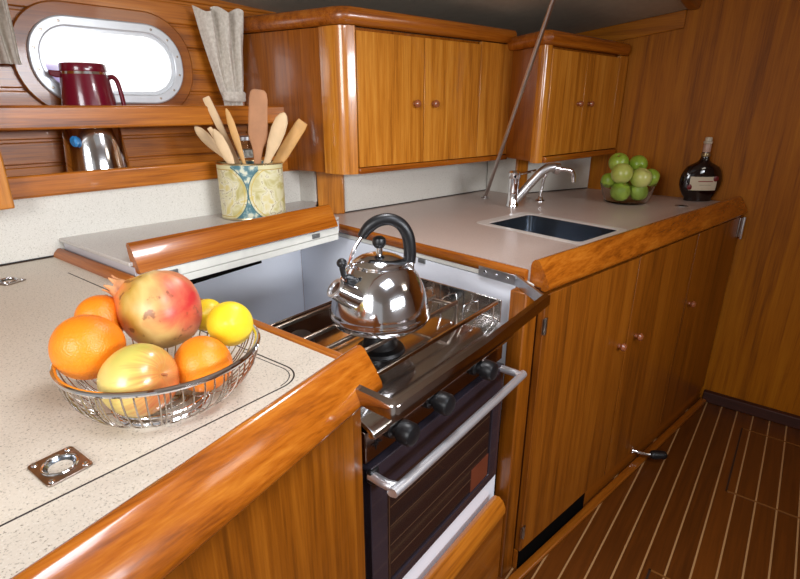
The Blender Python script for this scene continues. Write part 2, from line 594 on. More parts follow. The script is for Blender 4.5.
# side-deck headliner, sloping slightly outboard and forward
def zc(x, y):
    return 1.683 - 0.122 * y - 0.067 * (x - 2.43)
mb = MB()
q = [(-1.6, 0.5), (BX, 0.5), (BX, 1.8), (-1.6, 1.8)]
mb.loft([[(x, y, zc(x, y)) for x, y in q], [(x, y, zc(x, y) + 0.03) for x, y in q]])
struct('ceiling', mb, M_CEIL)
mb = MB()
q = [(-1.6, 0.455), (BX, 0.455), (BX, 0.5), (-1.6, 0.5)]
mb.loft([[(x, y, zc(x, 0.5) - 0.004) for x, y in q], [(x, y, 1.95) for x, y in q]])
struct('trim_1', mb, wood('x', 'deep'), bevel=0.008)
mb = MB()
q = [(BX - 0.010, 0.50), (BX, 0.50), (BX, 1.25), (BX - 0.010, 1.25)]
mb.loft([[(x, y, zc(x, y) - 0.066) for x, y in q], [(x, y, zc(x, y) - 0.001) for x, y in q]])
struct('trim_2', mb, wood('y', 'bulk', 0.4, 0.1), bevel=0.002)
mb = MB()
mb.plate([(-1.6, -1.75), (BX, -1.75), (BX, 0.455), (-1.6, 0.455)], [[(0.02, -0.55), (0.02, 0.1), (0.72, 0.1), (0.72, -0.55)]], 1.95, 1.99)
struct('ceiling', mb, M_ROOF)
struct('wall_starboard', MB().box(-1.6, BX, -1.79, -1.75, 0.0, 1.95), plain('cream_panel', rgb(214, 208, 200), 0.5, noise=0.03, nscale=4))

# hull side: tongue-and-groove planking behind the shelves
HF = frame(0.34, 1.65, 0, -5.4)
mb = MB()
zz = 0.86
for k in range(13):
    z0 = zz + k * 0.0635
    mb.prism([(-0.9, z0 + 0.003), (-0.9, z0 + 0.0605), (2.3, z0 + 0.0605), (2.3, z0 + 0.003)], 0.0, 0.012,
             Matrix(((1, 0, 0, 0), (0, 0, 1, 0), (0, 1, 0, 0), (0, 0, 0, 1))))
mb.box(-0.9, 2.3, 0.008, 0.03, 0.0, 1.75)
struct('wall_hull', mb, wood('x', 'mid', 0.34, 0.25), fr=HF, bevel=0.0035)

# porthole: wooden surround, alloy frame, pane whose glow stands in for daylight, screws
def stadium(cx, cz, hw, hh, n=14, e=1.0):
    r = hh * e
    pts = []
    for (sx, sz, a0) in ((1, 1, 0), (-1, 1, 90), (-1, -1, 180), (1, -1, 270)):
        for k in range(n + 1):
            a = R(a0 + 90 * k / n)
            pts.append((cx + sx * (hw - r) + r * math.cos(a), cz + sz * (hh - r) + r * math.sin(a)))
    return pts
def ring_xz(mb, outer, inner, y0, y1):
    n = len(outer)
    loops = [[(x, y1, z) for x, z in outer], [(x, y0, z) for x, z in outer], [(x, y0, z) for x, z in inner], [(x, y1, z) for x, z in inner]]
    vs = [[mb.bm.verts.new(p) for p in l] for l in loops]
    for i in range(4):
        a, b = vs[i], vs[(i + 1) % 4]
        for k in range(n):
            mb.face([a[k], a[(k + 1) % n], b[(k + 1) % n], b[k]])
    return mb
WCX, WCZ = 0.392, 1.379
w = thing('window_1', None, None, HF @ Matrix.Translation((WCX, 0, WCZ)))
w['kind'] = 'structure'
mb = ring_xz(MB(), stadium(0, 0, 0.234, 0.142, 14, .94), stadium(0, 0, 0.194, 0.102, 14, .94), -0.016, 0.012)
part('window_surround', mb, wood('x', 'deep', 0.3), w, bevel=0.004)
mb = ring_xz(MB(), stadium(0, 0, 0.199, 0.108, 14, .94), stadium(0, 0, 0.173, 0.082, 14, .94), -0.026, 0.01)
fo = part('window_frame', mb, M_ALU, w, bevel=0.004)
mb = ring_xz(MB(), stadium(0, 0, 0.175, 0.084, 14, .94), stadium(0, 0, 0.165, 0.074, 14, .94), -0.018, 0.01)
part('inner_rim', mb, M_ALU, fo)
for k in range(12):
    pts = stadium(0, 0, 0.186, 0.095, 14, .94)
    x, z = pts[int(k * len(pts) / 12 + 2) % len(pts)]
    mb = MB().lathe([(0, 0), (0.0035, 0), (0.003, 0.0015), (0, 0.002)], seg=10)
    mb.xform(Matrix.Translation((x, -0.026, z)) @ Matrix.Rotation(R(90), 4, 'X'))
    part('screw', mb, M_BRONZE, fo)
def pane_mat():
    m, nt, b = new_mat('overcast_daylight_glass')
    sep = nt.nodes.new('ShaderNodeSeparateXYZ')
    nt.links.new(obj_coord(nt), sep.inputs[0])
    f = mth(nt, 'ADD', mth(nt, 'MULTIPLY', sep.outputs['X'], 3.2), mth(nt, 'MULTIPLY_ADD', sep.outputs['Z'], 2.2, 0.55))
    c = ramp(nt, [(0.0, rgb(150, 140, 176)), (0.16, rgb(226, 222, 236)), (0.3, (1, 1, 1, 1))], f)
    nt.links.new(c, b.inputs['Emission Color'])
    nt.links.new(c, b.inputs['Base Color'])
    b.inputs['Emission Strength'].default_value = 1.25
    b.inputs['Roughness'].default_value = 0.2
    return m
mb = MB()
pts = stadium(0, 0, 0.168, 0.077, 14, .94)
mb.loft([[(x, -0.006, z) for x, z in pts], [(x, 0.0, z) for x, z in pts]])
part('pane', mb, pane_mat(), w)

# ================================================================== LEFT WORKTOP
CL = thing('base_cabinet', 'varnished wooden base cabinet under the near left worktop', 'cabinet', frame(0.2, 0.6))
mb = MB().prism([(-0.7, 0.29), (0.463, 0.452), (0.463, 0.475), (0.505, 0.475), (0.505, 1.45), (-0.7, 1.55)], 0.0, 0.859)
part('carcass', mb, wood('z', 'base'), CL, WORLD)
WL = thing('worktop', 'cream speckled worktop with rounded lid seam, carrying the wire fruit bowl', 'worktop', frame(0.1, 0.9, 0.86))
mb = MB().prism([(-0.7, 0.315), (0.483, 0.487), (0.487, 0.49), (0.487, 1.10), (0.487, 1.47), (-0.7, 1.57)], 0.861, CT)
part('surface', mb, M_LAM, WL, WORLD)
cor = arc(0.385, 0.547, 0.041, -88, 0, 8)
mb = MB().tube([(x, y, CT) for x, y in [(-0.7, 0.536), (-0.2, 0.525)] + cor + [(0.420, 0.75), (0.410, 1.30)]], 0.0, flat=(0.0013, 0.0006), seg=8)
part('lid_seam', mb, M_SEAM, WL, WORLD)
mb = MB().tube([(x, y, CT) for x, y in arc(0.383, 0.547, 0.036, -88, 0, 8) + [(0.415, 0.64)]], 0.0, flat=(0.0008, 0.0005), seg=8)
part('lid_seam', mb, M_SEAM, WL, WORLD)
mb = MB().box(0.487, 0.507, 0.485, 1.10, 0.862, CT + 0.003)
part('edge_trim', mb, wood('y', 'rail'), WL, WORLD, bevel=0.005)
PROF = [(-0.003, -0.045), (-0.003, 0.010), (0.000, 0.019), (0.006, 0.025), (0.013, 0.026), (0.020, 0.022), (0.040, -0.008), (0.050, -0.026),
        (0.052, -0.034), (0.049, -0.041), (0.042, -0.045)]
mb = MB().sweep(PROF, [(-0.6, 0.331), (-0.2, 0.385), (0.2, 0.441), (0.506, 0.487)], CT)
solo('fiddle_rail', mb, wood('x', 'rail', 0.2, 0.6), 'broad glossy wooden lip along the front of the near left worktop', 'rail', sharp=50)

# flush lifting ring in the lid, and a second one by the splashback
def flush_latch(fr, label):
    t = thing('flush_ring_latch', label, 'latch', fr, )
    mb = MB()
    out = stadium(0, 0, 0.0225, 0.027, 4, 0.18)
    mb.plate(out, [[(0.0145 * math.cos(2 * PI * k / 24), 0.0145 * math.sin(2 * PI * k / 24)) for k in range(24)]], 0.0, 0.0025)
    pl = part('plate', mb, M_BRONZE, t, bevel=0.0006)
    part('cup', MB().lathe([(0, -0.004), (0.006, -0.0035), (0.011, -0.0005), (0.0145, 0.0022), (0.015, 0.003), (0.0155, 0.0022)], seg=28), M_SINK, t)
    part('lifting_ring', MB().tube([(0.0165 * math.cos(2 * PI * k / 32), 0.0165 * math.sin(2 * PI * k / 32), 0.0028) for k in range(32)], 0.0016, 8, True), M_STEEL, t)
    part('ring_hinge', MB().tube([(-0.006, 0.0175, 0.003), (0.006, 0.0175, 0.003)], 0.002, 8), M_BRONZE, t)
    for sx in (-1, 1):
        for sy in (-1, 1):
            part('screw', MB().lathe([(0.0034, 0.0024), (0.003, 0.0034), (0.0012, 0.003), (0, 0.0022)], (sx * 0.0165, sy * 0.021, 0), seg=12), M_STEEL, pl)
    return t
L1 = flush_latch(frame(0.129, 0.564, CT, 3), 'square steel flush ring latch in the worktop in front of the fruit bowl')
dup(L1, frame(0.303, 1.335, CT, 20), 'small flush ring latch on the worktop near the white splashback')

# ================================================================== FRUIT BOWL
BWL = frame(0.280, 0.614, CT, -51.9)          # x to the right of the photo, y away from it
t = thing('fruit_bowl', 'oval chrome wire bowl full of fruit on the near worktop', 'bowl', BWL)
A_, B_ = 0.121, 0.118
def bowl_pt(u, a, lift=0.0):
    # u 0..1 from base ring to rim
    s = math.sin(u * PI / 2)
    ra = 0.058 + (A_ - 0.058) * (s ** 0.85)
    rb = 0.058 + (B_ - 0.058) * (s ** 0.85)
    h = 0.006 + 0.062 * (1 - math.cos(u * PI / 2)) ** 0.9
    return Vector((ra * math.cos(a), -0.020 * (1 - s) + rb * math.sin(a), h))
def rim_pt(a):
    return bowl_pt(1.0, a)
part('rim', MB().tube([rim_pt(2 * PI * k / 72) for k in range(72)], 0.0036, 10, True), M_CHROME, t)
part('base_ring', MB().tube([(0.058 * math.cos(2 * PI * k / 40), -0.020 + 0.058 * math.sin(2 * PI * k / 40), 0.0035) for k in range(40)], 0.0032, 8, True), M_CHROME, t)
part('base_ring', MB().tube([(0.058 * math.cos(2 * PI * k / 40), -0.020 + 0.058 * math.sin(2 * PI * k / 40), 0.012) for k in range(40)], 0.002, 8, True), M_CHROME, t)
mb = MB()
NW = 30
for k in range(NW):
    a0 = 2 * PI * k / NW
    da = 2 * PI / NW * 0.26
    pts = [bowl_pt(u, a0 - da) for u in (1.0, 0.85, 0.7, 0.55, 0.42, 0.3)]
    pts += [bowl_pt(0.2, a0 - da * 0.6), bowl_pt(0.16, a0), bowl_pt(0.2, a0 + da * 0.6)]
    pts += [bowl_pt(u, a0 + da) for u in (0.3, 0.42, 0.55, 0.7, 0.85, 1.0)]
    mb.tube(pts, 0.0010, 6)
    if k % 3 == 0:
        mb.tube([bowl_pt(u, a0 + PI / NW) for u in (1.0, 0.8, 0.6, 0.4, 0.2, 0.0)], 0.0010, 6)
for r_ in (0.012, 0.024, 0.037):
    mb.tube([(r_ * math.cos(2 * PI * k / 28), -0.020 + r_ * math.sin(2 * PI * k / 28), 0.008) for k in range(28)], 0.0013, 6, True)
mb.tube([(-0.058, -0.020, 0.0075), (0.058, -0.020, 0.0075)], 0.0013, 6)
mb.tube([(0, -0.078, 0.0075), (0, 0.038, 0.0075)], 0.0013, 6)
part('wire_mesh', mb, M_WIRE, t)

def at(x, y, z, deg=-51.9):
    return frame(x, y, z, deg)
def lump(seed, amt):
    rr = random.Random(seed)
    ps = [(rr.uniform(0, 6), rr.randint(1, 3), rr.randint(1, 3)) for _ in range(4)]
    return lambda th, ph: 1 + amt * sum(math.sin(m * th + p) * math.sin(n * ph + p) * math.sin(th) for p, m, n in ps)
def orange(name, fr, r, label, seed, group=None):
    t = thing(name, label, 'orange', fr, group)
    f = lump(seed, 0.010)
    part('peel', MB().ball((0, 0, 0), r, 40, 28, lambda th, ph: f(th, ph) * (1 - 0.03 * math.cos(th) ** 2)), M_ORANGE, t)
    part('stem_scar', MB().lathe([(0, 0), (r * 0.10, 0.0005), (r * 0.06, 0.002), (0, 0.002)], (0, 0, r * 0.965), 10), M_CROWN, t)
    return t
def tilt(fr, ax, deg):
    return fr @ Matrix.Rotation(R(deg), 4, ax)
orange('orange', tilt(at(0.2105, 0.659, 0.982), 'X', -62), 0.0416, 'largest orange, resting at the left end of the wire bowl', 1, 'oranges in the wire bowl')
orange('orange', tilt(at(0.255, 0.722, 0.990), 'X', -40), 0.0325, 'orange mostly hidden behind the big orange and the pomegranate', 2, 'oranges in the wire bowl')
orange('orange', tilt(at(0.305, 0.563, 0.950), 'X', -75), 0.0365, 'deep orange fruit between the apple and the lemon at the right of the bowl', 3, 'oranges in the wire bowl')

def apple(name, fr, r, label, cat, mat, seed, group=None, seg=36):
    t = thing(name, label, cat, fr, group)
    f = lump(seed, 0.010)
    def shape(th, ph):
        c = math.cos(th)
        k = 1 - 0.26 * math.exp(-((th) / 0.26) ** 2) - 0.18 * math.exp(-((PI - th) / 0.3) ** 2)
        return f(th, ph) * k * (1 + 0.04 * c) * (1 + 0.012 * math.cos(5 * ph) * max(0, -c))
    part('flesh', MB().ball((0, 0, 0), r, seg, 26, shape), mat, t)
    part('stalk', MB().tube([(0, 0, r * 0.70), (r * 0.02, 0, r * 0.82), (r * 0.07, 0, r * 0.94)], r * 0.035, 6), M_CROWN, t)
    part('calyx', MB().lathe([(0, 0), (r * 0.1, -r * 0.01), (r * 0.13, -r * 0.06), (r * 0.06, -r * 0.03), (0, -r * 0.02)], (0, 0, -r * 0.75), 8), M_SEAM, t)
    return t
apple('apple', tilt(tilt(at(0.231, 0.582, 0.953), 'Y', 70), 'X', 10), 0.0442, 'yellow and red-blushed apple in the front of the wire bowl', 'apple', M_APPLE, 5)

# pomegranate, crown to the upper left
fr = at(0.317, 0.677, 0.994)
t = thing('pomegranate', 'large blotched pomegranate with a crown on top of the wire bowl', 'pomegranate', fr)
f = lump(9, 0.016)
crown_dir = Vector((-0.74, -0.10, 0.50)).normalized()
RP = 0.0552
def pshape(th, ph):
    d = Vector((math.sin(th) * math.cos(ph), math.sin(th) * math.sin(ph), math.cos(th)))
    c = max(-1.0, min(1.0, d.dot(crown_dir)))
    a = math.acos(c)
    return f(th, ph) * (1 + 0.17 * math.exp(-(a / 0.30) ** 2) + 0.018 * math.cos(6 * ph) * math.sin(th))
part('rind', MB().ball((0, 0, 0), RP, 56, 40, pshape), M_POME, t)
q = crown_dir.to_track_quat('Z', 'Y').to_matrix().to_4x4()
mb = MB()
for k in range(6):
    a0 = 2 * PI * k / 6
    ws = 0.40
    loops = []
    for (h, rr, wd) in ((0.0, 0.0135, 1.0), (0.006, 0.0115, 0.95), (0.011, 0.0110, 0.7), (0.017, 0.0118, 0.15)):
        l = []
        for (s, o) in ((-1, 0), (0, 0.0006), (1, 0), (1, -0.0016), (0, -0.0012), (-1, -0.0016)):
            a = a0 + s * ws * wd
            l.append(((rr + o) * math.cos(a), (rr + o) * math.sin(a), h + RP * 1.10))
        loops.append(l)
    mb.loft(loops)
mb.lathe([(0.0142, RP * 1.06), (0.0130, RP * 1.14), (0.0115, RP * 1.22), (0.010, RP * 1.2), (0, RP * 1.12)], seg=24)
mb.xform(q)
part('crown', mb, M_CROWN, t)

def lemon(fr, r, label, seed):
    t = thing('lemon', label, 'lemon', fr, 'lemons in the wire bowl')
    f = lump(seed, 0.012)
    part('peel', MB().ball((0, 0, 0), r, 36, 28, lambda th, ph: f(th, ph) * (1 + 0.08 * math.cos(th) ** 2 + 0.12 * math.exp(-(th / 0.28) ** 2) + 0.08 * math.exp(-((PI - th) / 0.25) ** 2))), M_LEMON, t)
    part('stem_scar', MB().lathe([(0, 0), (r * 0.09, 0), (r * 0.05, 0.0016), (0, 0.0016)], (0, 0, -r * 1.15), 8), M_CROWN, t)
    return t
lemon(tilt(tilt(at(0.366, 0.588, 0.979), 'X', 66), 'Y', 18), 0.0312, 'bright yellow lemon at the right end of the wire bowl', 11)
lemon(tilt(at(0.380, 0.668, 0.967), 'X', 70), 0.0245, 'yellow lemon half hidden between the pomegranate and the front lemon', 12)

# ================================================================== RAISED LOCKER BEHIND THE STOVE
LB = thing('raised_locker', 'low raised locker with pale lid behind the stove, carrying the map tin', 'locker', frame(0.8, 1.28, 0.9))
mb = MB().prism([(0.468, 1.112), (1.100, 1.10), (1.185, 1.30), (1.236, 1.342), (1.212, 1.462), (0.462, 1.478)], 0.936, 0.945)
part('lid', mb, laminate('locker_laminate', rgb(196, 190, 184), rgb(150, 142, 134), rgb(212, 206, 200), 0.25), LB, WORLD, bevel=0.002)
mb = MB().prism([(0.474, 1.105), (1.098, 1.10), (1.19, 1.45), (0.468, 1.468)], 0.901, 0.934)
part('side_panel', mb, M_PERSPEX, LB, WORLD)
# wooden quarter-round at its left foot
mb = MB().sweep([(0, 0.0005), (0, 0.014), (0.004, 0.019), (0.010, 0.019), (0.020, 0.010), (0.024, 0.0005)], [(0.465, 1.478), (0.471, 1.10)], CT)
part('foot_trim', mb, wood('y', 'rail', 0.4, 0.1), LB, WORLD, sharp=50)
# laminated white front strip with two little catches
mb = MB().box(0.488, 1.080, 1.084, 1.099, 0.899, 0.925).box(0.488, 1.080, 1.086, 1.099, 0.880, 0.8975)
part('front_strip', mb, M_WHITE2, LB, WORLD, bevel=0.001)
for x in (0.545, 0.985):
    mb = MB().box(x - 0.014, x + 0.014, 1.080, 1.0845, 0.903, 0.916).box(x - 0.006, x + 0.006, 1.078, 1.0845, 0.906, 0.913)
    part('catch', mb, M_GREY, LB, WORLD, bevel=0.001)
mb = MB().prism([(0.565, 0.880), (0.565, 0.868), (0.79, 0.874), (0.79, 0.880)], 1.084, 1.092, Matrix(((1, 0, 0, 0), (0, 0, 1, 0), (0, 1, 0, 0), (0, 0, 0, 1))))
part('gap_shadow', mb, M_VOID, LB, WORLD)  # dark strip painting the shade in the gap under the front strip
PROF2 = [(0.006, -0.001), (0.001, 0.020), (-0.001, 0.034), (0.004, 0.040), (0.010, 0.040), (0.018, 0.034), (0.040, -0.006), (0.046, -0.020), (0.042, -0.024), (0.034, -0.024), (0.012, -0.020)]
mb = MB().sweep(PROF2, [(0.476, 1.128), (1.068, 1.119)], 0.946)
solo('fiddle_rail', mb, wood('x', 'rail', 0.25, 0.5), 'wooden lip along the raised locker directly in front of the map tin', 'rail', sharp=50)

# white stove recess
ST = thing('stove_recess_lining', 'pale bluish-white lining of the recess around the stove', 'lining', frame(0.85, 1.0, 0.4))
part('side_panel', MB().prism([(1.083, 0.487), (1.196, 1.40), (1.21, 1.40), (1.098, 0.487)], 0.40, 0.859), M_WHITE, ST, WORLD)
part('back_panel', MB().box(0.507, 1.195, 1.40, 1.412, 0.40, 0.90), M_WHITE, ST, WORLD)
part('left_panel', MB().box(0.5055, 0.509, 0.50, 1.40, 0.40, 0.86), M_WHITE, ST, WORLD)

# ================================================================== STOVE
SV = thing('gimballed_stove', 'stainless galley stove and oven with black knobs between the worktops', 'stove', frame(0.755, 0.66, 0.30))
SX0, SX1 = 0.512, 1.005
part('oven_body', MB().box(SX0 + 0.003, SX1 - 0.005, 0.492, 0.79, 0.372, 0.786), M_OVENFRAME, SV, WORLD, bevel=0.004)
mb = MB()
mb.prism([(0.452, 0.764), (0.456, 0.774), (0.505, 0.795), (0.80, 0.795), (0.80, 0.788), (0.505, 0.788), (0.462, 0.766), (0.456, 0.760)], SX0, SX1,
         Matrix(((0, 0, 1, 0), (1, 0, 0, 0), (0, 1, 0, 0), (0, 0, 0, 1))))
part('hob_tray', mb, M_HOB, SV, WORLD, bevel=0.002)
part('end_plate', MB().prism([(0.492, 0.785), (0.492, 0.843), (0.80, 0.852), (0.80, 0.785)], 1.006, 1.010, Matrix(((0, 0, 1, 0), (1, 0, 0, 0), (0, 1, 0, 0), (0, 0, 0, 1)))), M_HOB, SV, WORLD, bevel=0.001)
part('end_plate', MB().prism([(0.50, 0.785), (0.50, 0.836), (0.80, 0.84), (0.80, 0.785)], 0.5095, 0.5115, Matrix(((0, 0, 1, 0), (1, 0, 0, 0), (0, 1, 0, 0), (0, 0, 0, 1)))), M_HOB, SV, WORLD)
part('back_rail', MB().box(0.512, 1.005, 0.797, 0.803, 0.79, 0.842), M_PANEL, SV, WORLD, bevel=0.002)
mb = MB().box(0.515, 1.008, 0.496, 0.502, 0.834, 0.843)
for x in (0.56, 0.985):
    mb.box(x - 0.002, x + 0.002, 0.498, 0.502, 0.788, 0.835)
part('front_fiddle', mb, M_HOB, SV, WORLD, bevel=0.0015)
# burners
for (bx, by, br) in ((0.715, 0.612, 0.032), (0.875, 0.70, 0.028), (0.60, 0.72, 0.026)):
    b_ = part('burner', MB().lathe([(br * 1.6, 0.796), (br * 1.5, 0.802), (br * 1.15, 0.806), (br, 0.826), (br * 0.9, 0.832), (0, 0.833)], (bx, by, 0), 32), M_BLACK, SV, WORLD)
    part('burner_cap', MB().lathe([(br * 0.82, 0.832), (br * 0.82, 0.839), (br * 0.7, 0.842), (0, 0.842)], (bx, by, 0), 28), M_BLACK, b_, WORLD)
# pan support: bars
mb = MB()
for y in (0.545, 0.605, 0.665, 0.745):
    mb.box(0.53, 0.90, y - 0.003, y + 0.003, 0.855, 0.863)
for x in (0.532, 0.897):
    mb.box(x - 0.003, x + 0.003, 0.545, 0.745, 0.848, 0.855)
for x in (0.532, 0.897):
    for y in (0.545, 0.745):
        mb.box(x - 0.003, x + 0.003, y - 0.003, y + 0.003, 0.796, 0.855)
part('pan_support', mb, M_BRONZE, SV, WORLD, bevel=0.0012)
for (x, y) in ((0.925, 0.545), (0.935, 0.61), (0.935, 0.68)):
    pts = smooth([(x, y, 0.796), (x + 0.002, y, 0.834), (x + 0.010, y - 0.002, 0.842), (x + 0.045, y - 0.006, 0.842), (x + 0.053, y - 0.008, 0.834), (x + 0.055, y - 0.008, 0.796)], 4)
    part('pan_clamp', MB().tube(pts, 0.0018, 8), M_CHROME, SV, WORLD)
# control panel
part('control_panel', MB().box(SX0, SX1 - 0.01, 0.474, 0.492, 0.704, 0.765), M_PANEL, SV, WORLD, bevel=0.002)
part('lower_lip', MB().tube([(SX0, 0.462, 0.7655), (SX1 - 0.01, 0.462, 0.7655)], 0.0045, 10), M_STEEL, SV, WORLD)
for (x, z) in ((0.578, 0.746), (0.690, 0.748), (0.858, 0.744)):
    M_ = Matrix.Translation((x, 0.474, z)) @ Matrix.Rotation(R(90), 4, 'X') @ Matrix.Scale(1.12, 4)
    k_ = part('knob', MB().lathe([(0.0175, 0.022), (0.0185, 0.026), (0.0185, 0.040), (0.016, 0.045), (0.010, 0.047), (0, 0.047)], seg=28).xform(M_), M_BLACK, SV, WORLD)
    part('knob_skirt', MB().lathe([(0.019, 0.0), (0.018, 0.010), (0.013, 0.013), (0.012, 0.022), (0, 0.023)], seg=28).xform(M_), M_BLACK, k_, WORLD)
# printed marks on the panel: the ignition star and little burner symbols
mb = MB()
for k in range(4):
    a = R(45 * k + 10)
    L_ = 0.013 if k % 2 == 0 else 0.008
    mb.xform(Matrix.Identity(4))
    fr_ = Matrix.Translation((0.540, 0.4735, 0.733)) @ Matrix.Rotation(a, 4, 'Y')
    mb.box(-L_, L_, -0.0006, 0.0, -0.0009, 0.0009, fr_)
part('ignition_mark', mb, M_BLACK, SV, WORLD)
for x0, z0 in ((0.645, 0.752), (0.775, 0.748)):
    mb = MB()
    for (dx, dz, w_, h_) in ((0, 0, .0112, .0012), (0, .009, .0112, .0012), (-.0045, .0045, .0012, .010), (.0045, .0045, .0012, .010), (0, .0045, .0012, .010)):
        mb.box(x0 + dx - w_ / 2, x0 + dx + w_ / 2, 0.4731, 0.4739, z0 + dz - h_ / 2, z0 + dz + h_ / 2)
    part('burner_mark', mb, M_ALU, SV, WORLD)
# oven door
D = part('oven_door', ring_xz(MB(), stadium(0.755, 0.535, 0.240, 0.160, 4, 0.05), stadium(0.755, 0.515, 0.196, 0.115, 4, 0.06), 0.466, 0.490), M_OVENFRAME, SV, WORLD, bevel=0.002)
part('door_glass', MB().box(0.557, 0.953, 0.470, 0.480, 0.398, 0.632), M_BLACKGLASS, D, WORLD)
mb = MB()
for k, z in enumerate((0.440, 0.485, 0.530, 0.575, 0.610)):
    mb.box(0.57, 0.94, 0.4692, 0.4700, z, z + 0.0015)
mb.box(0.566, 0.568, 0.4692, 0.4700, 0.402, 0.628)
part('rack_reflection', mb, M_RACK, D, WORLD)  # the rack's reflection drawn as thin strips on the glass
part('brown_patch', MB().box(0.868, 0.948, 0.4685, 0.470, 0.402, 0.465), M_PATCH, D, WORLD, label='reddish brown patch in the corner of the oven window')  # flat reddish brown rectangle on the oven glass
pts = smooth([(0.519, 0.470, 0.682), (0.519, 0.434, 0.681), (0.527, 0.420, 0.680), (0.543, 0.414, 0.680), (0.955, 0.414, 0.686), (0.974, 0.418, 0.686), (0.980, 0.432, 0.686), (0.980, 0.470, 0.686)], 4)
part('door_handle', MB().tube(pts, 0.0088, 14), M_SATIN, D, WORLD)
part('handle_boss', MB().box(0.512, 0.534, 0.462, 0.474, 0.668, 0.694), M_BLACK, D, WORLD, bevel=0.003)
part('plinth_strip', MB().box(0.51, 1.02, 0.480, 0.486, 0.28, 0.370), M_WHITE, SV, WORLD)

# crash bar in front of the stove
t = thing('crash_bar', 'U-shaped polished steel crash bar across the front of the stove', 'bar', frame(0.73, 0.4, 0.87))
PB = [(-0.007, -0.014), (0.005, -0.015), (0.0068, -0.013), (0.0070, 0.006), (0.005, 0.009), (-0.006, 0.010), (-0.007, 0.008)]
path = [(0.461, 0.440), (0.459, 0.392)] + arc(0.465, 0.374, 0.006, 175, 265, 3) + [(0.70, 0.368), (0.988, 0.378)]
# travelling +x the outward side is the aisle
part('bar', MB().sweep(PB, path, 0.880), M_BAR, t, WORLD, sharp=40)
part('end_arm', MB().prism([(0.978, 0.3845), (0.984, 0.3815), (1.0785, 0.492), (1.0735, 0.495)], 0.862, 0.8885), M_BRUSH, t, WORLD, bevel=0.001)
mb = MB().prism([(1.0765, 0.490), (1.0935, 0.600), (1.0895, 0.602), (1.0725, 0.490)], 0.860, 0.886)
b_ = part('bracket', mb, M_BRUSH, t, WORLD, bevel=0.001)
for y in (0.515, 0.548, 0.582):
    x = 1.0765 + (y - 0.49) / 0.11 * 0.017 - 0.0045
    M_ = Matrix.Translation((x, y, 0.873)) @ Matrix.Rotation(R(-90), 4, 'Y')
    part('bracket_screw', MB().lathe([(0.0045, 0), (0.004, 0.0015), (0, 0.002)], seg=12).xform(M_), M_CHROME, b_, WORLD)

# wooden front below the oven
mb = MB().prism([(0.438, 0.0), (0.438, 0.262), (0.434, 0.278), (0.438, 0.300), (0.448, 0.312), (0.462, 0.312), (0.470, 0.300), (0.470, 0.0)], 0.506, 0.985,
                Matrix(((0, 0, 1, 0), (1, 0, 0, 0), (0, 1, 0, 0), (0, 0, 0, 1))))
t = thing('locker_front', 'wooden locker front with rounded top edge beneath the oven', 'panel', frame(0.75, 0.45, 0))
part('panel', MB().box(0.506, 1.03, 0.452, 0.474, 0.0, 0.262), wood('x', 'deep'), t, WORLD)
mb = MB().prism([(0.440, 0.264), (0.430, 0.272), (0.430, 0.288), (0.438, 0.306), (0.450, 0.314), (0.464, 0.312), (0.472, 0.300), (0.472, 0.264)], 0.506, 0.99,
                Matrix(((0, 0, 1, 0), (1, 0, 0, 0), (0, 1, 0, 0), (0, 0, 0, 1))))
part('top_rail', mb, wood('x', 'mid'), t, WORLD, sharp=50)

# ================================================================== KETTLE
KF = frame(0.708, 0.605, 0.866, -51.9) @ Matrix.Diagonal((1, 1, 0.93, 1))
t = thing('kettle', 'polished steel whistling kettle with black handle on the stove', 'kettle', KF)
prof = [(0, 0.001), (0.086, 0.001), (0.094, 0.003), (0.0975, 0.010), (0.0985, 0.018), (0.0965, 0.022), (0.0965, 0.027), (0.0955, 0.034), (0.0915, 0.055), (0.0845, 0.078),
        (0.0755, 0.098), (0.066, 0.112), (0.058, 0.120), (0.054, 0.123), (0.054, 0.125), (0.050, 0.126), (0, 0.126)]
part('body', MB().lathe(prof, seg=64), M_STEEL, t)
l_ = part('lid', MB().lathe([(0.0525, 0.125), (0.0525, 0.129), (0.049, 0.132), (0.040, 0.138), (0.026, 0.144), (0.012, 0.147), (0, 0.1475)], seg=48), M_STEEL, t)
part('lid_stem', MB().lathe([(0.007, 0.146), (0.006, 0.155), (0.006, 0.160), (0, 0.160)], seg=16), M_CHROME, l_)
part('lid_knob', MB().lathe([(0.004, 0.157), (0.0085, 0.159), (0.0125, 0.165), (0.0135, 0.171), (0.0115, 0.178), (0.006, 0.182), (0, 0.183)], seg=24), M_BLACK, l_)
sp = [(-0.032, -0.052, 0.068), (-0.047, -0.060, 0.076), (-0.062, -0.068, 0.087), (-0.076, -0.075, 0.099)]
s_ = part('spout', MB().tube(smooth(sp, 4), [0.030, 0.0285, 0.0272, 0.026, 0.0248, 0.0238, 0.0229, 0.0221, 0.0213, 0.0206, 0.0199, 0.0192, 0.0186], 24), M_STEEL, t)
ax = Vector((-0.014, -0.007, 0.013)).normalized()
tip = Vector((-0.076, -0.075, 0.099))
qq = ax.to_track_quat('Z', 'Y').to_matrix().to_4x4()
part('spout_lip', MB().lathe([(0.0184, -0.003), (0.0200, -0.001), (0.0200, 0.003), (0.0180, 0.004), (0.0150, 0.003), (0.0140, -0.004), (0, -0.006)], seg=24).xform(Matrix.Translation(tip) @ qq), M_BRUSH, s_)
part('whistle_lever', MB().tube(smooth([(-0.044, -0.052, 0.108), (-0.052, -0.055, 0.115), (-0.060, -0.059, 0.118), (-0.063, -0.061, 0.129), (-0.064, -0.061, 0.138)], 4), 0.0055, 10), M_BLACK, s_)
part('whistle_knob', MB().ball((-0.0645, -0.061, 0.145), 0.0095, 20, 14), M_BLACK, s_)
part('whistle_hinge', MB().box(-0.058, -0.036, -0.060, -0.042, 0.094, 0.113), M_BLACK, s_, bevel=0.004)
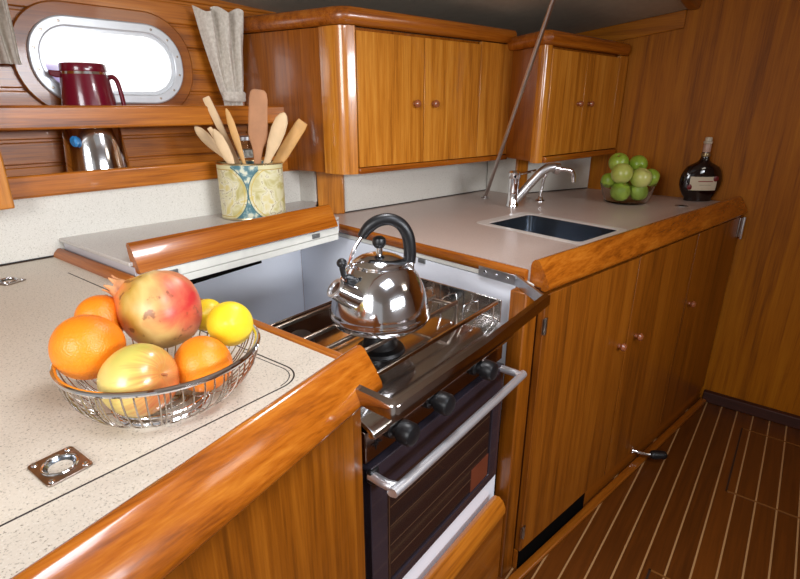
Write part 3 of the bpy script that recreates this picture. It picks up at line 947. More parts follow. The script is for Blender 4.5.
part('handle_wire', MB().tube(smooth([(-0.058, -0.012, 0.112), (-0.056, -0.012, 0.130), (-0.046, -0.010, 0.158), (-0.036, -0.008, 0.176), (-0.026, -0.006, 0.190)], 5), 0.0035, 10), M_CHROME, t)
gp = smooth([(-0.032, -0.008, 0.182), (-0.021, -0.006, 0.199), (-0.003, -0.004, 0.213), (0.020, -0.002, 0.217), (0.041, 0.0, 0.206), (0.054, 0.002, 0.182), (0.058, 0.003, 0.152), (0.057, 0.004, 0.126)], 5)
n_ = len(gp)
part('handle_grip', MB().tube(gp, [0.0085 + 0.0035 * min(1, i / 6) for i in range(n_)], 16), M_BLACK, t)
part('handle_bracket', MB().box(0.046, 0.066, -0.010, 0.018, 0.104, 0.130), M_STEEL, t, bevel=0.004)

# ================================================================== HULL SHELVES
def shelf(name, z0, z1, zp, label):
    t = thing(name, label, 'shelf', HF @ Matrix.Translation((0.45, -0.08, z0)), 'hull shelves')
    part('front_board', MB().box(0.055, 0.96, -0.176, -0.156, z0, z1), wood('x', 'mid', 0.28), t, HF, bevel=0.006, seg=3)
    part('shelf_board', MB().box(0.055, 0.96, -0.156, -0.002, zp - 0.014, zp), wood('x', 'mid'), t, HF)
    return t
shelf('hull_shelf', 1.211, 1.266, 1.252, 'upper wooden shelf with deep front board, below the porthole')
shelf('hull_shelf', 1.054, 1.108, 1.078, 'lower wooden shelf with deep front board, above the white splashback')
t = thing('shelf_post', 'upright wooden post at the left end of the two shelves', 'post', HF @ Matrix.Translation((0.03, -0.19, 1.03)))
part('post', MB().box(0.018, 0.056, -0.215, -0.004, 1.040, 1.66), wood('z', 'light', 0.28), t, HF, bevel=0.004)
t = thing('wall_locker', 'wooden locker at the left edge beyond the shelf post', 'locker', HF @ Matrix.Translation((-0.3, -0.1, 1.03)))
part('carcass', MB().box(-0.85, 0.016, -0.205, -0.004, 1.048, 1.60), wood('z', 'mid'), t, HF)
part('lower_rail', MB().box(-0.85, 0.012, -0.222, -0.2055, 1.036, 1.058), wood('x', 'light'), t, HF, bevel=0.003)
part('door', MB().box(-0.60, 0.010, -0.221, -0.206, 1.060, 1.58), wood('z', 'light'), t, HF, bevel=0.003)

# splashback along the hull
t = thing('splashback', 'white speckled splashback under the lower hull shelf', 'splashback', HF @ Matrix.Translation((0.3, -0.15, 0.9)))
part('panel', MB().box(-0.85, 0.90, -0.160, -0.150, CT + 0.001, 1.053), M_SPLASH, t, HF)
part('sealing_bead', MB().box(-0.85, 0.138, -0.164, -0.160, CT + 0.001, CT + 0.004), M_SEAM, t, HF)

# mug-like thermos jug on the upper shelf
JF = frame(0.630, 1.550, 1.252, -21) @ Matrix.Diagonal((0.92, 0.92, 1, 1))
t = thing('thermos_jug', 'burgundy thermos jug with steel bands standing in front of the porthole', 'jug', JF)
part('body', MB().lathe([(0.0705, 0.012), (0.0695, 0.02), (0.0615, 0.088), (0.061, 0.090), (0, 0.090)], seg=48), M_BURG, t)
part('base_band', MB().lathe([(0, 0.0), (0.072, 0.0), (0.0735, 0.003), (0.073, 0.012), (0.069, 0.0135)], seg=48), M_CHROME, t)
c_ = part('collar', MB().lathe([(0.0595, 0.096), (0.060, 0.098), (0.059, 0.112), (0.057, 0.116), (0.048, 0.118), (0, 0.118)], seg=48), M_BURG, t)
part('collar_band', MB().lathe([(0.060, 0.089), (0.0615, 0.090), (0.0605, 0.096), (0.0585, 0.0965)], seg=48), M_CHROME, t)
part('spout', MB().loft([[(-0.045, -0.020, 0.082), (-0.045, 0.020, 0.082), (-0.045, 0.016, 0.098), (-0.045, -0.016, 0.098)],
                         [(-0.070, -0.013, 0.082), (-0.070, 0.013, 0.082), (-0.070, 0.010, 0.0985), (-0.070, -0.010, 0.0985)],
                         [(-0.085, -0.007, 0.087), (-0.085, 0.007, 0.087), (-0.086, 0.006, 0.100), (-0.086, -0.006, 0.100)]]), M_BURG, c_, bevel=0.003)
hp = smooth([(0.056, 0, 0.083), (0.070, 0, 0.086), (0.080, 0, 0.076), (0.085, 0, 0.050), (0.088, 0, 0.015), (0.0875, 0, 0.004)], 5)
part('handle', MB().tube(hp, 0.0, 12, flat=(0.009, 0.0065)), M_BURG, t)

t = thing('steel_jug', 'shiny steel jug with a blue patch on the lower shelf beneath the thermos', 'jug', frame(0.622, 1.550, 1.078, -21))
part('body', MB().lathe([(0, 0), (0.078, 0.0), (0.080, 0.006), (0.0785, 0.02), (0.068, 0.140), (0.062, 0.150), (0.050, 0.154), (0, 0.156)], seg=48), M_STEEL, t)
part('blue_patch', MB().ball((-0.042, -0.060, 0.100), 0.012, 14, 10, lambda th, ph: 1 + 0.25 * math.sin(3 * ph)), M_BLUE, t, label='blue patch')  # small blue lump on the side of the jug
t = thing('storage_jar', 'small clear jar on the lower shelf behind the wooden spatula', 'jar', frame(1.085, 1.515, 1.078, -51.9))
part('glass', MB().lathe([(0, 0), (0.030, 0.0), (0.033, 0.005), (0.033, 0.060), (0.026, 0.072), (0.025, 0.078), (0.022, 0.078), (0.023, 0.07), (0.030, 0.058), (0.030, 0.006), (0, 0.004)], seg=32), M_GLASS, t)
part('contents', MB().lathe([(0, 0.0045), (0.0285, 0.0065), (0.0285, 0.048), (0, 0.050)], seg=32), plain('pale_powder', rgb(206, 200, 190), 0.9, noise=0.05), t)
part('jar_lid', MB().lathe([(0, 0.0785), (0.028, 0.0785), (0.028, 0.090), (0.026, 0.092), (0, 0.092)], seg=32), M_BRUSH, t)

# tied curtains
def curtain(name, fr, wt, wb, zt, zb, label, seed, lean=0.0, tie=True):
    t = thing(name, label, 'curtain', fr)
    rr = random.Random(seed)
    ph = [rr.uniform(0, 6) for _ in range(4)]
    n, m = 56, 22
    loops_f, mb = [], MB()
    grid = []
    for j in range(m + 1):
        v = j / m                      # 0 bottom .. 1 top
        z = zb + (zt - zb) * v
        wdt = wb + (wt - wb) * min(1.0, max(0, (v - 0.10)) / 0.9) ** 0.8
        row = []
        for i in range(n + 1):
            u = i / n
            x = (u - 0.5) * wdt + lean * (v - 1)
            amp = 0.016 * (0.40 + 0.75 * v)
            y = -0.020 - amp * (math.sin(u * 18.8 - 1.2 + 0.6 * math.sin(3 * v + ph[0])) + 0.25 * math.sin(u * 37 + ph[1] + v * 2.5)) - 0.010 * math.sin(u * PI)
            zz_ = z + 0.010 * v * math.sin(u * 15 + ph[2])
            row.append((x, y, zz_))
        grid.append(row)
    vs = [[mb.bm.verts.new(p) for p in row] for row in grid]
    bk = [[mb.bm.verts.new((p[0], p[1] + 0.002, p[2])) for p in row] for row in grid]
    for j in range(m):
        for i in range(n):
            mb.face([vs[j][i], vs[j][i + 1], vs[j + 1][i + 1], vs[j + 1][i]])
            mb.face([bk[j][i + 1], bk[j][i], bk[j + 1][i], bk[j + 1][i + 1]])
    for j in range(m):
        mb.face([vs[j][0], vs[j + 1][0], bk[j + 1][0], bk[j][0]])
        mb.face([vs[j][n], bk[j][n], bk[j + 1][n], vs[j + 1][n]])
    part('cloth', mb, M_CLOTH, t, sharp=80)
    if tie:
        part('tie_band', MB().lathe([(0.036, 0), (0.040, 0.004), (0.039, 0.014), (0.041, 0.024), (0.036, 0.030)], (-lean * 0.86, -0.026, zb + 0.022), 28, 1.0, 0.55), M_CLOTH, t)
    return t
curtain('curtain', HF @ Matrix.Translation((0.716, -0.046, 0)), 0.165, 0.066, 1.540, 1.256, 'gathered linen curtain tied at the bottom, right of the porthole', 3, -0.012)
curtain('curtain', HF @ Matrix.Translation((0.118, -0.040, 0)), 0.10, 0.06, 1.60, 1.36, 'linen curtain hanging at the top left corner beyond the porthole', 4, -0.020, False)

# ================================================================== MAP TIN AND UTENSILS
TF = frame(0.941, 1.305, 0.946, -51.9)
TA, TB, TH = 0.0965, 0.064, 0.162
def tin_mat():
    m, nt, b = new_mat('antique_map_print')
    oc = obj_coord(nt)
    sep = nt.nodes.new('ShaderNodeSeparateXYZ')
    nt.links.new(oc, sep.inputs[0])
    X, Z = sep.outputs['X'], sep.outputs['Z']
    n = N(nt, 'ShaderNodeTexNoise', Scale=26.0, Detail=5.0, Distortion=0.8)
    nt.links.new(oc, n.inputs['Vector'])
    land = ramp(nt, [(0.34, rgb(178, 166, 104)), (0.46, rgb(206, 198, 156)), (0.56, rgb(214, 208, 182)), (0.66, rgb(204, 188, 122))], n.outputs[0])
    # coast lines: thin bands of the noise
    cl = mth(nt, 'LESS_THAN', mth(nt, 'ABSOLUTE', mth(nt, 'SUBTRACT', n.outputs[0], 0.53)), 0.008)
    land = mixc(nt, mth(nt, 'MULTIPLY', cl, 0.75), land, rgb(120, 84, 40))
    n2 = N(nt, 'ShaderNodeTexNoise', Scale=60.0, Detail=4.0)
    nt.links.new(oc, n2.inputs['Vector'])
    orn = ramp(nt, [(0.44, rgb(72, 112, 120)), (0.53, rgb(124, 150, 148)), (0.60, rgb(204, 204, 180))], n2.outputs[0])
    ax_ = mth(nt, 'SUBTRACT', mth(nt, 'ABSOLUTE', mth(nt, 'SUBTRACT', X, 0.006)), 0.0865)
    dz = mth(nt, 'SUBTRACT', Z, 0.078)
    d = mth(nt, 'SQRT', mth(nt, 'ADD', mth(nt, 'MULTIPLY', ax_, ax_), mth(nt, 'MULTIPLY', dz, dz)))
    inside = mth(nt, 'LESS_THAN', d, 0.085)
    c = mixc(nt, inside, orn, land)
    rim = mth(nt, 'LESS_THAN', mth(nt, 'ABSOLUTE', mth(nt, 'SUBTRACT', d, 0.0855)), 0.0015)
    c = mixc(nt, rim, c, rgb(60, 100, 106))
    rim2 = mth(nt, 'LESS_THAN', mth(nt, 'ABSOLUTE', mth(nt, 'SUBTRACT', d, 0.077)), 0.0012)
    c = mixc(nt, rim2, c, rgb(196, 170, 84))
    far_ = mth(nt, 'GREATER_THAN', mth(nt, 'ABSOLUTE', X), 0.040)
    bandz = mth(nt, 'GREATER_THAN', mth(nt, 'ABSOLUTE', dz), 0.067)
    c = mixc(nt, mth(nt, 'MULTIPLY', bandz, far_), c, rgb(206, 196, 150))
    ln = mth(nt, 'LESS_THAN', mth(nt, 'ABSOLUTE', mth(nt, 'SUBTRACT', mth(nt, 'ABSOLUTE', dz), 0.068)), 0.0012)
    c = mixc(nt, mth(nt, 'MULTIPLY', ln, far_), c, rgb(170, 140, 62))
    nt.links.new(c, b.inputs['Base Color'])
    b.inputs['Roughness'].default_value = 0.35
    return m
t = thing('utensil_tin', 'oval tin printed with an antique map, holding wooden utensils', 'tin', TF)
part('printed_wall', MB().lathe([(0.96, 0.003), (1.0, 0.004), (1.0, TH - 0.004), (0.97, TH - 0.003), (0.97, 0.006), (0.0, 0.005)], seg=64, sx=TA, sy=TB), tin_mat(), t)
part('rim', MB().lathe([(0.965, TH - 0.004), (1.01, TH - 0.003), (1.015, TH), (0.99, TH + 0.002), (0.965, TH)], seg=64, sx=TA, sy=TB), plain('gilt_tin', (0.62, 0.5, 0.28, 1), 0.25, 1.0, noise=0.05), t)
part('foot', MB().lathe([(0.95, 0.0), (1.01, 0.0), (1.015, 0.003), (1.0, 0.006)], seg=64, sx=TA, sy=TB), plain('gilt_foot', (0.55, 0.48, 0.30, 1), 0.3, 1.0, noise=0.05), t)

def utensil(name, base, top, ws, thick, mat, label, cat, dish=0.0, square=False, hole=None, group=None, wob=0.0):
    """ws: list of (t, half width); flat faces look at the photo"""
    fr = TF @ Matrix.Translation(base)
    b0 = Vector((0, 0, 0)); t0 = Vector(top) - Vector(base)
    d = t0.normalized()
    side = Vector((d.z, 0, -d.x)).normalized()
    nrm = d.cross(side)
    loops = []
    for tt, w_ in ws:
        c = b0 + t0 * tt
        l = []
        for k in range(16):
            a = 2 * PI * k / 16
            cx, sy = math.cos(a), math.sin(a)
            if square:
                cx = math.copysign(abs(cx) ** 0.35, cx); sy = math.copysign(abs(sy) ** 0.6, sy)
            th_ = thick * (1 if w_ > thick else 1)
            off = dish * max(0, w_ - 0.008) * 10 * (cx * cx - 1)
            l.append(c + side * (cx * w_) + nrm * (sy * min(th_, max(w_, 0.0015)) + off))
        loops.append(l)
    return solo_local(name, MB().loft(loops), mat, label, cat, fr, group)
def solo_local(name, mb, mat, label, cat, fr, group=None):
    o = finish(name, mb, mat, 50)
    o.matrix_world = fr
    ROOT[o.name] = fr.copy()
    return props(o, label, cat, group)
SPOON = [(0.0, 0.0045), (0.55, 0.005), (0.66, 0.0065), (0.72, 0.011), (0.80, 0.0165), (0.88, 0.0185), (0.95, 0.015), (0.985, 0.008), (1.0, 0.002)]
G = 'wooden utensils in the map tin'
utensil('wooden_spoon', (0.064, 0.030, 0.008), (-0.157, 0.024, 0.262), [(a, w_ * 0.86) for a, w_ in SPOON], 0.0035, M_SPOON, 'long pale wooden spoon leaning furthest left out of the map tin', 'spoon', 0.02, group=G)
utensil('wooden_spatula', (0.010, 0.046, 0.008), (-0.120, 0.040, 0.343), [(0, .006), (.5, .007), (.70, .009), (.78, .0115), (.985, .0115), (1.0, .010)], 0.003, M_SPOON, 'pale flat-ended wooden stick rising tall behind the left spoons of the tin', 'spatula', square=True, group=G)
utensil('wooden_spoon', (0.020, -0.030, 0.008), (-0.082, -0.034, 0.257), [(0, .005), (.52, .0055), (.60, .009), (.68, .0145), (.80, .0165), (.90, .0150), (.96, .010), (1.0, .003)], 0.004, M_SPOON, 'short wooden spoon with oval bowl at the front left of the tin', 'spoon', 0.02, group=G)
utensil('wooden_stick', (0.030, 0.008, 0.008), (-0.105, -0.004, 0.260), [(0, .0045), (.6, .005), (.85, .007), (.985, .007), (1.0, .006)], 0.003, M_SPOON, 'slim pale wooden stick just behind the short left spoon of the tin', 'utensil', square=True, group=G)
utensil('wooden_spatula', (0.016, 0.012, 0.008), (-0.053, 0.006, 0.312), [(0, .005), (.5, .0055), (.62, .0085), (.75, .0115), (.88, .0105), (.96, .007), (1.0, .002)], 0.003, M_SPOON2, 'narrow pointed honey-coloured wooden spatula left of the broad spatula', 'spatula', group=G)
utensil('wooden_spatula', (0.010, -0.006, 0.008), (0.050, -0.016, 0.362), [(0, .008), (.42, .0105), (.50, .0125), (.56, .017), (.62, .026), (.67, .0285), (.93, .0265), (.975, .0235), (.995, .018), (1.0, .012)], 0.0035, M_SPOON3, 'broad brown wooden spatula, the tallest utensil in the map tin', 'spatula', square=True, group=G)
utensil('wooden_spoon', (-0.012, -0.026, 0.008), (0.121, -0.030, 0.301), [(0, .005), (.45, .007), (.60, .0115), (.72, .0185), (.84, .021), (.93, .0185), (.98, .011), (1.0, .003)], 0.004, M_SPOON, 'wide pale wooden spoon to the right of the broad spatula', 'spoon', 0.02, group=G)
utensil('wooden_turner', (-0.030, 0.024, 0.008), (0.163, 0.020, 0.276), [(0, .005), (.45, .009), (.56, .014), (.66, .018), (.95, .018), (1.0, .015)], 0.0035, M_SPOON2, 'honey-coloured square-ended wooden turner leaning furthest right out of the tin', 'turner', square=True, group=G)

# ================================================================== FAR RUN: base cabinets
FF = frame(1.09, 0.435, 0, -10.5)
def knob(parent, fr, s, z, n0=-0.020, r=0.013):
    M_ = Matrix.Translation((s, n0, z)) @ Matrix.Rotation(R(90), 4, 'X')
    return part('knob', MB().lathe([(r * 0.55, 0), (r * 0.5, 0.006), (r * 0.85, 0.010), (r, 0.015), (r * 0.8, 0.021), (r * 0.4, 0.0235), (0, 0.024)], seg=20).xform(M_), M_KNOBWOOD, parent, fr)
def unit(name, s0, s1, label, knob_s, vent=None, hinge=None):
    t = thing(name, label, 'cabinet', FF @ Matrix.Translation(((s0 + s1) / 2, 0.15, 0)), 'base cabinets under the far worktop')
    part('carcass', MB().box(s0 + 0.002, s1 - 0.002, 0.0, 0.055, 0.001, 0.862), wood('z', 'dark'), t, FF)
    d = part('door', MB().box(s0 + 0.003, s1 - 0.003, -0.019, -0.001, 0.072, 0.850), wood('z', 'base', 0.36, 0.2), t, FF, bevel=0.001)
    knob(d, FF, knob_s, 0.582)
    part('plinth', MB().box(s0, s1, -0.012, -0.001, 0.001, 0.068), wood('x', 'deep'), t, FF)
    if vent:
        part('vent_slot', MB().box(vent[0], vent[1], -0.0155, -0.0125, 0.001, 0.070), M_VOID, t, FF, label='black open slot')
    if hinge is not None:
        for z in (0.77, 0.14):
            mb = MB().tube([(hinge, -0.021, z - 0.022), (hinge, -0.021, z + 0.022)], 0.0035, 8).box(hinge - 0.010, hinge + 0.010, -0.0205, -0.0185, z - 0.02, z + 0.02)
            part('hinge', mb, M_BRONZE, d, FF)
    return t
unit('base_cabinet', -0.006, 0.478, 'base cabinet nearest the stove with black slot under its door', 0.425, (0.0, 0.36), 0.002)
unit('base_cabinet', 0.478, 0.922, 'middle base cabinet beneath the sink and green apples', 0.535)
unit('base_cabinet', 0.922, 1.378, 'base cabinet in the far corner against the wooden bulkhead', 0.960)
# floor-level skirting lath
solo('floor_lath', MB().box(-0.06, 1.372, -0.046, -0.020, 0.0, 0.014), wood('x', 'deep'), 'thin wooden lath on the floor along the base cabinet fronts', 'lath', FF, bevel=0.004)
# post between stove and cabinets
mb = MB().prism([(1.032, 0.443), (1.082, 0.4345), (1.083, 0.452), (1.074, 0.484), (1.036, 0.486)], 0.0, 0.862)
solo('stove_side_post', mb, wood('z', 'base'), 'upright wooden post between the oven and the base cabinet door', 'post', bevel=0.003)
t = thing('turn_button', 'small steel turn button high on the post right of the stove', 'latch', frame(1.055, 0.44, 0.845))
part('plate', MB().box(1.048, 1.066, 0.4345, 0.4385, 0.846, 0.860), M_BRUSH, t, WORLD, bevel=0.001)
part('button', MB().tube([(1.057, 0.437, 0.853), (1.056, 0.428, 0.853)], 0.005, 12), M_STEEL, t, WORLD)

# far worktop with sink cut-out
t = thing('worktop', 'pinkish beige worktop with cut-out sink running to the bulkhead', 'worktop', FF @ Matrix.Translation((0.7, 0.3, 0.86)))
F2 = frame(1.08, 0.45, 0, -10.5)
inv = F2.inverted()
def L2(x, y):
    v = inv @ Vector((x, y, 0)); return (v.x, v.y)
outer = [L2(1.093, 0.470), L2(2.455, 0.218), L2(2.455, 1.30), L2(1.29, 1.52), L2(1.205, 1.46)]
outer = [(0.016, 0.02), (1.375, 0.022)] + outer[2:]
SK = (0.328, 0.565, 0.075, 0.412)
hole = [(x, y) for x, y in stadium((SK[0] + SK[1]) / 2, (SK[2] + SK[3]) / 2, (SK[1] - SK[0]) / 2, (SK[3] - SK[2]) / 2, 5, 0.12)]
part('surface', MB().plate(outer, [hole], 0.866, CT), M_LAM_FAR, t, F2)
ex0, ex1 = Vector((1.083, 0.462)), Vector((1.196, 1.42))
mb = MB().sweep([(0, 0), (0, 0.034), (0.006, 0.036), (0.012, 0.033), (0.014, 0.028), (0.014, 0.012), (0.010, 0.008)], [(1.207, 1.43), (1.093, 0.470)], 0.866)
part('edge_trim', mb, wood('y', 'rail', 0.25), t, WORLD, sharp=50)
part('edge_panel', MB().prism([(1.0775, 0.446), (1.196, 1.40), (1.21, 1.40), (1.094, 0.47)], 0.861, 0.8725), M_WHITE2, t, WORLD, bevel=0.001)
for (x, y) in ((1.120, 0.800), (1.0795, 0.480)):
    part('catch', MB().box(-0.006, 0.0, -0.013, 0.013, 0.848, 0.860, frame(x + 0.004, y, 0, -7)), M_GREY, t, WORLD, bevel=0.001)
outr = stadium((SK[0] + SK[1]) / 2, (SK[2] + SK[3]) / 2 + 0.008, (SK[1] - SK[0]) / 2 + 0.024, (SK[3] - SK[2]) / 2 + 0.028, 5, 0.12)
mb = MB().plate(outr, [hole], CT + 0.0003, CT + 0.0015)
part('sink_border', mb, plain('pale_border', rgb(216, 208, 200), 0.35, noise=0.03), t, F2)
t = thing('sink', 'rectangular steel sink set into the far worktop', 'sink', F2 @ Matrix.Translation(((SK[0] + SK[1]) / 2, (SK[2] + SK[3]) / 2, 0.74)))
loops = []
cx_, cy_ = (SK[0] + SK[1]) / 2, (SK[2] + SK[3]) / 2
hw, hh = (SK[1] - SK[0]) / 2 - 0.001, (SK[3] - SK[2]) / 2 - 0.001
mb = MB()
for (ins, z) in ((0, 0.898), (0.0, 0.890), (0.004, 0.78), (0.010, 0.758), (0.026, 0.746), (0.09, 0.744)):
    loops.append([(x, y, z) for x, y in stadium(cx_, cy_, hw - ins, hh - ins, 5, 0.12)])
mb.loft(loops, cap=False)
mb.face([v for v in mb.bm.verts][-24:])
o = part('basin', mb, M_SINK, t, F2)
part('drain', MB().lathe([(0.026, 0.745), (0.024, 0.748), (0.016, 0.747), (0, 0.746)], (cx_, cy_, 0), 24), M_CHROME, t, F2)
# front lip of the far worktop
mb = MB().sweep(PROF, [(1.098, 0.464), (1.70, 0.349), (2.455, 0.203)], CT)
solo('fiddle_rail', mb, wood('x', 'rail', 0.22, 0.6), 'long rounded wooden lip along the far worktop in front of the sink', 'rail', sharp=50)

# splash panels and corner posts below the wall cabinets
t = thing('splashback', 'white splashback under the larger wall cabinet behind the rod', 'splashback', frame(1.7, 1.25, CT))
part('panel', MB().prism([(1.300, 1.290), (2.110, 1.145), (2.112, 1.157), (1.302, 1.302)], CT + 0.001, 1.062), M_SPLASH, t, WORLD)
part('sealing_bead', MB().prism([(1.318, 1.2835), (2.100, 1.1435), (2.1005, 1.1465), (1.3185, 1.2865)], CT + 0.001, CT + 0.004), M_SEAM, t, WORLD)
part('return_panel', MB().prism([(2.100, 1.140), (2.062, 0.985), (2.074, 0.982), (2.112, 1.137)], CT + 0.001, 1.06), M_SPLASH, t, WORLD)
t = thing('splashback', 'narrow pale panel between the map tin and the wall cabinet post', 'splashback', frame(1.24, 1.4, CT))
part('panel', MB().prism([(1.232, 1.345), (1.244, 1.347), (1.216, 1.458), (1.204, 1.456)], 0.9455, 1.06), M_SPLASH, t, WORLD)
solo('corner_post', MB().prism([(1.236, 1.338), (1.262, 1.312), (1.300, 1.274), (1.316, 1.282), (1.316, 1.30), (1.262, 1.36)], CT + 0.001, 1.059), wood('z', 'light'),
     'short wooden post under the larger wall cabinet beside the kettle handle', 'post', bevel=0.003)
t = thing('splashback', 'small white splashback behind the mixer tap under the far wall cabinet', 'splashback', frame(2.3, 0.9, CT))
part('panel', MB().prism([(2.128, 0.962), (2.455, 0.800), (2.460, 0.811), (2.133, 0.973)], CT + 0.001, 1.063), M_SPLASH, t, WORLD)
part('sealing_bead', MB().prism([(2.126, 0.958), (2.447, 0.798), (2.449, 0.801), (2.128, 0.961)], CT + 0.001, CT + 0.004), M_SEAM, t, WORLD)
solo('corner_post', MB().prism([(2.058, 0.980), (2.120, 0.955), (2.132, 0.975), (2.070, 1.000)], CT + 0.001, 1.063), wood('z', 'light'),
     'short wooden post behind the mixer tap under the far wall cabinet', 'post', bevel=0.003)

# ================================================================== WALL CABINETS
U1 = frame(1.22, 1.131, 0, -11.2)
C1 = thing('wall_cabinet', 'larger varnished wall cabinet above the kettle with two door knobs', 'cabinet', U1 @ Matrix.Translation((0.3, 0.2, 1.06)), 'varnished wall cabinets')
mb = MB().prism([(1.184, 1.206), (1.205, 1.155), (1.24, 1.145), (1.975, 1.002), (2.25, 1.20), (2.25, 1.45), (1.134, 1.615)], 1.061, 1.485)
part('carcass', mb, wood('z', 'deep', 0.26, 0.5), C1, WORLD)
mb = MB().prism([(1.178, 1.232), (1.1785, 1.196), (1.182, 1.170), (1.190, 1.152), (1.203, 1.139), (1.225, 1.1295), (1.228, 1.147), (1.21, 1.160), (1.195, 1.19), (1.190, 1.234)], 1.059, 1.486)
part('corner_upright', mb, wood('z', 'light', 0.22, 0.6), C1, WORLD, sharp=50)
DL = wood('z', 'light', 0.3, 0.35)
d1 = part('door', MB().box(0.009, 0.284, -0.004, 0.013, 1.080, 1.474), DL, C1, U1, bevel=0.001)
d2 = part('door', MB().box(0.2865, 0.566, -0.004, 0.013, 1.080, 1.474), DL, C1, U1, bevel=0.001)
knob(d1, U1, 0.243, 1.272, -0.004, 0.013)
knob(d2, U1, 0.329, 1.272, -0.004, 0.013)
part('fixed_panel', MB().box(0.570, 0.752, -0.002, 0.013, 1.080, 1.484), DL, C1, U1, bevel=0.002)
part('bottom_rail', MB().box(0.006, 0.752, -0.008, 0.012, 1.059, 1.078), wood('x', 'rail', 0.25), C1, U1, bevel=0.003)
PC = [(-0.03, 0.0), (0.006, 0.0), (0.014, 0.006), (0.019, 0.018), (0.018, 0.034), (0.011, 0.044), (0.0, 0.048), (-0.03, 0.048)]
mb = MB().sweep(PC, [(1.134, 1.60), (1.179, 1.205)] + [(1.183, 1.172), (1.193, 1.148), (1.210, 1.133)] + [(1.952, 0.986)], 1.488)
part('cornice', mb, wood('x', 'rail', 0.25), C1, WORLD, sharp=45)

U2 = frame(1.855, 0.786, 0, -8.6)
C2 = thing('wall_cabinet', 'smaller far wall cabinet above the mixer tap, reaching the bulkhead', 'cabinet', U2 @ Matrix.Translation((0.3, 0.15, 1.065)), 'varnished wall cabinets')
mb = MB().prism([(1.848, 0.804), (2.455, 0.709), (2.455, 1.19), (2.10, 1.19), (1.962, 0.995)], 1.067, 1.462)
part('carcass', mb, wood('z', 'deep'), C2, WORLD)
mb = MB().prism([(1.838, 0.824), (1.829, 0.806), (1.830, 0.796), (1.836, 0.789), (1.858, 0.7845), (1.861, 0.798), (1.846, 0.803)], 1.065, 1.463)
part('corner_upright', mb, wood('z', 'light', 0.22, 0.6), C2, WORLD, sharp=50)
d1 = part('door', MB().box(0.006, 0.250, -0.006, 0.011, 1.090, 1.452), DL, C2, U2, bevel=0.001)
d2 = part('door', MB().box(0.2525, 0.522, -0.006, 0.011, 1.090, 1.452), DL, C2, U2, bevel=0.001)
knob(d1, U2, 0.209, 1.273, -0.006, 0.011)
knob(d2, U2, 0.295, 1.273, -0.006, 0.011)
part('fixed_panel', MB().box(0.525, 0.598, -0.005, 0.011, 1.090, 1.461), DL, C2, U2, bevel=0.002)
part('bottom_rail', MB().box(0.004, 0.580, -0.014, 0.010, 1.065, 1.087), wood('x', 'rail', 0.25), C2, U2, bevel=0.003)
mb = MB().sweep(PC, [(1.945, 0.990), (1.841, 0.818), (1.833, 0.800), (1.840, 0.788), (2.425, 0.700)], 1.463)
part('cornice', mb, wood('x', 'rail', 0.25), C2, WORLD, sharp=45)

# slanting steel grab pole
p0 = Vector((1.913, 1.045, CT)); p1 = Vector((1.642, 0.7056, 1.5635))
dd = (p1 - p0)
p2 = p0 + dd * ((1.655 - CT) / dd.z)
t = thing('grab_pole', 'slanting stainless pole from the worktop up to the ceiling', 'pole', frame(p0.x, p0.y, CT))
part('pole', MB().tube([p0 + dd * 0.004, p2], 0.0075, 16), M_ROD, t, WORLD)
part('foot_flange', MB().lathe([(0.016, 0.0005), (0.016, 0.003), (0.010, 0.008), (0, 0.008)], (p0.x, p0.y, CT), 24), M_BRUSH, t, WORLD)

# ================================================================== TAP AND PUMP
t = thing('mixer_tap', 'chrome mixer tap with long angled spout beside the sink', 'tap', frame(1.797, 0.862, CT, -30))
W_ = ROOT[t.name]
part('body', MB().lathe([(0.024, 0.0005), (0.024, 0.008), (0.021, 0.014), (0.0195, 0.060), (0.0195, 0.110), (0, 0.110)], seg=28), M_CHROME, t)
c_ = part('head', MB().lathe([(0.0205, 0.109), (0.0225, 0.113), (0.022, 0.130), (0.016, 0.136), (0, 0.137)], seg=28), M_CHROME, t)
part('lever', MB().tube(smooth([(0.012, 0, 0.124), (0.045, 0, 0.126), (0.092, 0, 0.134)], 4), 0.0, 12, flat=(0.0085, 0.0045)), M_CHROME, c_)
pts = smooth([(1.798, 0.860, 0.916), (1.816, 0.838, 0.950), (1.838, 0.810, 0.994), (1.858, 0.784, 1.030), (1.872, 0.766, 1.046), (1.886, 0.748, 1.050), (1.894, 0.738, 1.048)], 5)
s_ = part('spout', MB().tube(pts, 0.0165, 20), M_BRUSH, t, WORLD)
part('spout_collar', MB().tube([(1.886, 0.746, 1.046), (1.898, 0.732, 1.044)], 0.0205, 24), M_CHROME, s_, WORLD)
pts = smooth([(1.896, 0.734, 1.042), (1.914, 0.712, 1.041), (1.928, 0.696, 1.034), (1.935, 0.688, 1.018), (1.936, 0.686, 0.994)], 5)
part('spout_tip', MB().tube(pts, 0.0085, 14), M_CHROME, s_, WORLD)
t = thing('pump_tap', 'slim chrome pump spout standing behind the mixer tap', 'tap', frame(1.985, 0.832, CT))
part('base', MB().lathe([(0.020, 0.0005), (0.020, 0.004), (0.013, 0.008), (0.009, 0.018), (0.0075, 0.02)], seg=24), M_CHROME, t)
part('stem', MB().tube(smooth([(0, 0, 0.016), (0.003, -0.003, 0.06), (0.010, -0.010, 0.105), (0.022, -0.026, 0.124), (0.040, -0.048, 0.122)], 5), 0.0062, 12), M_CHROME, t)

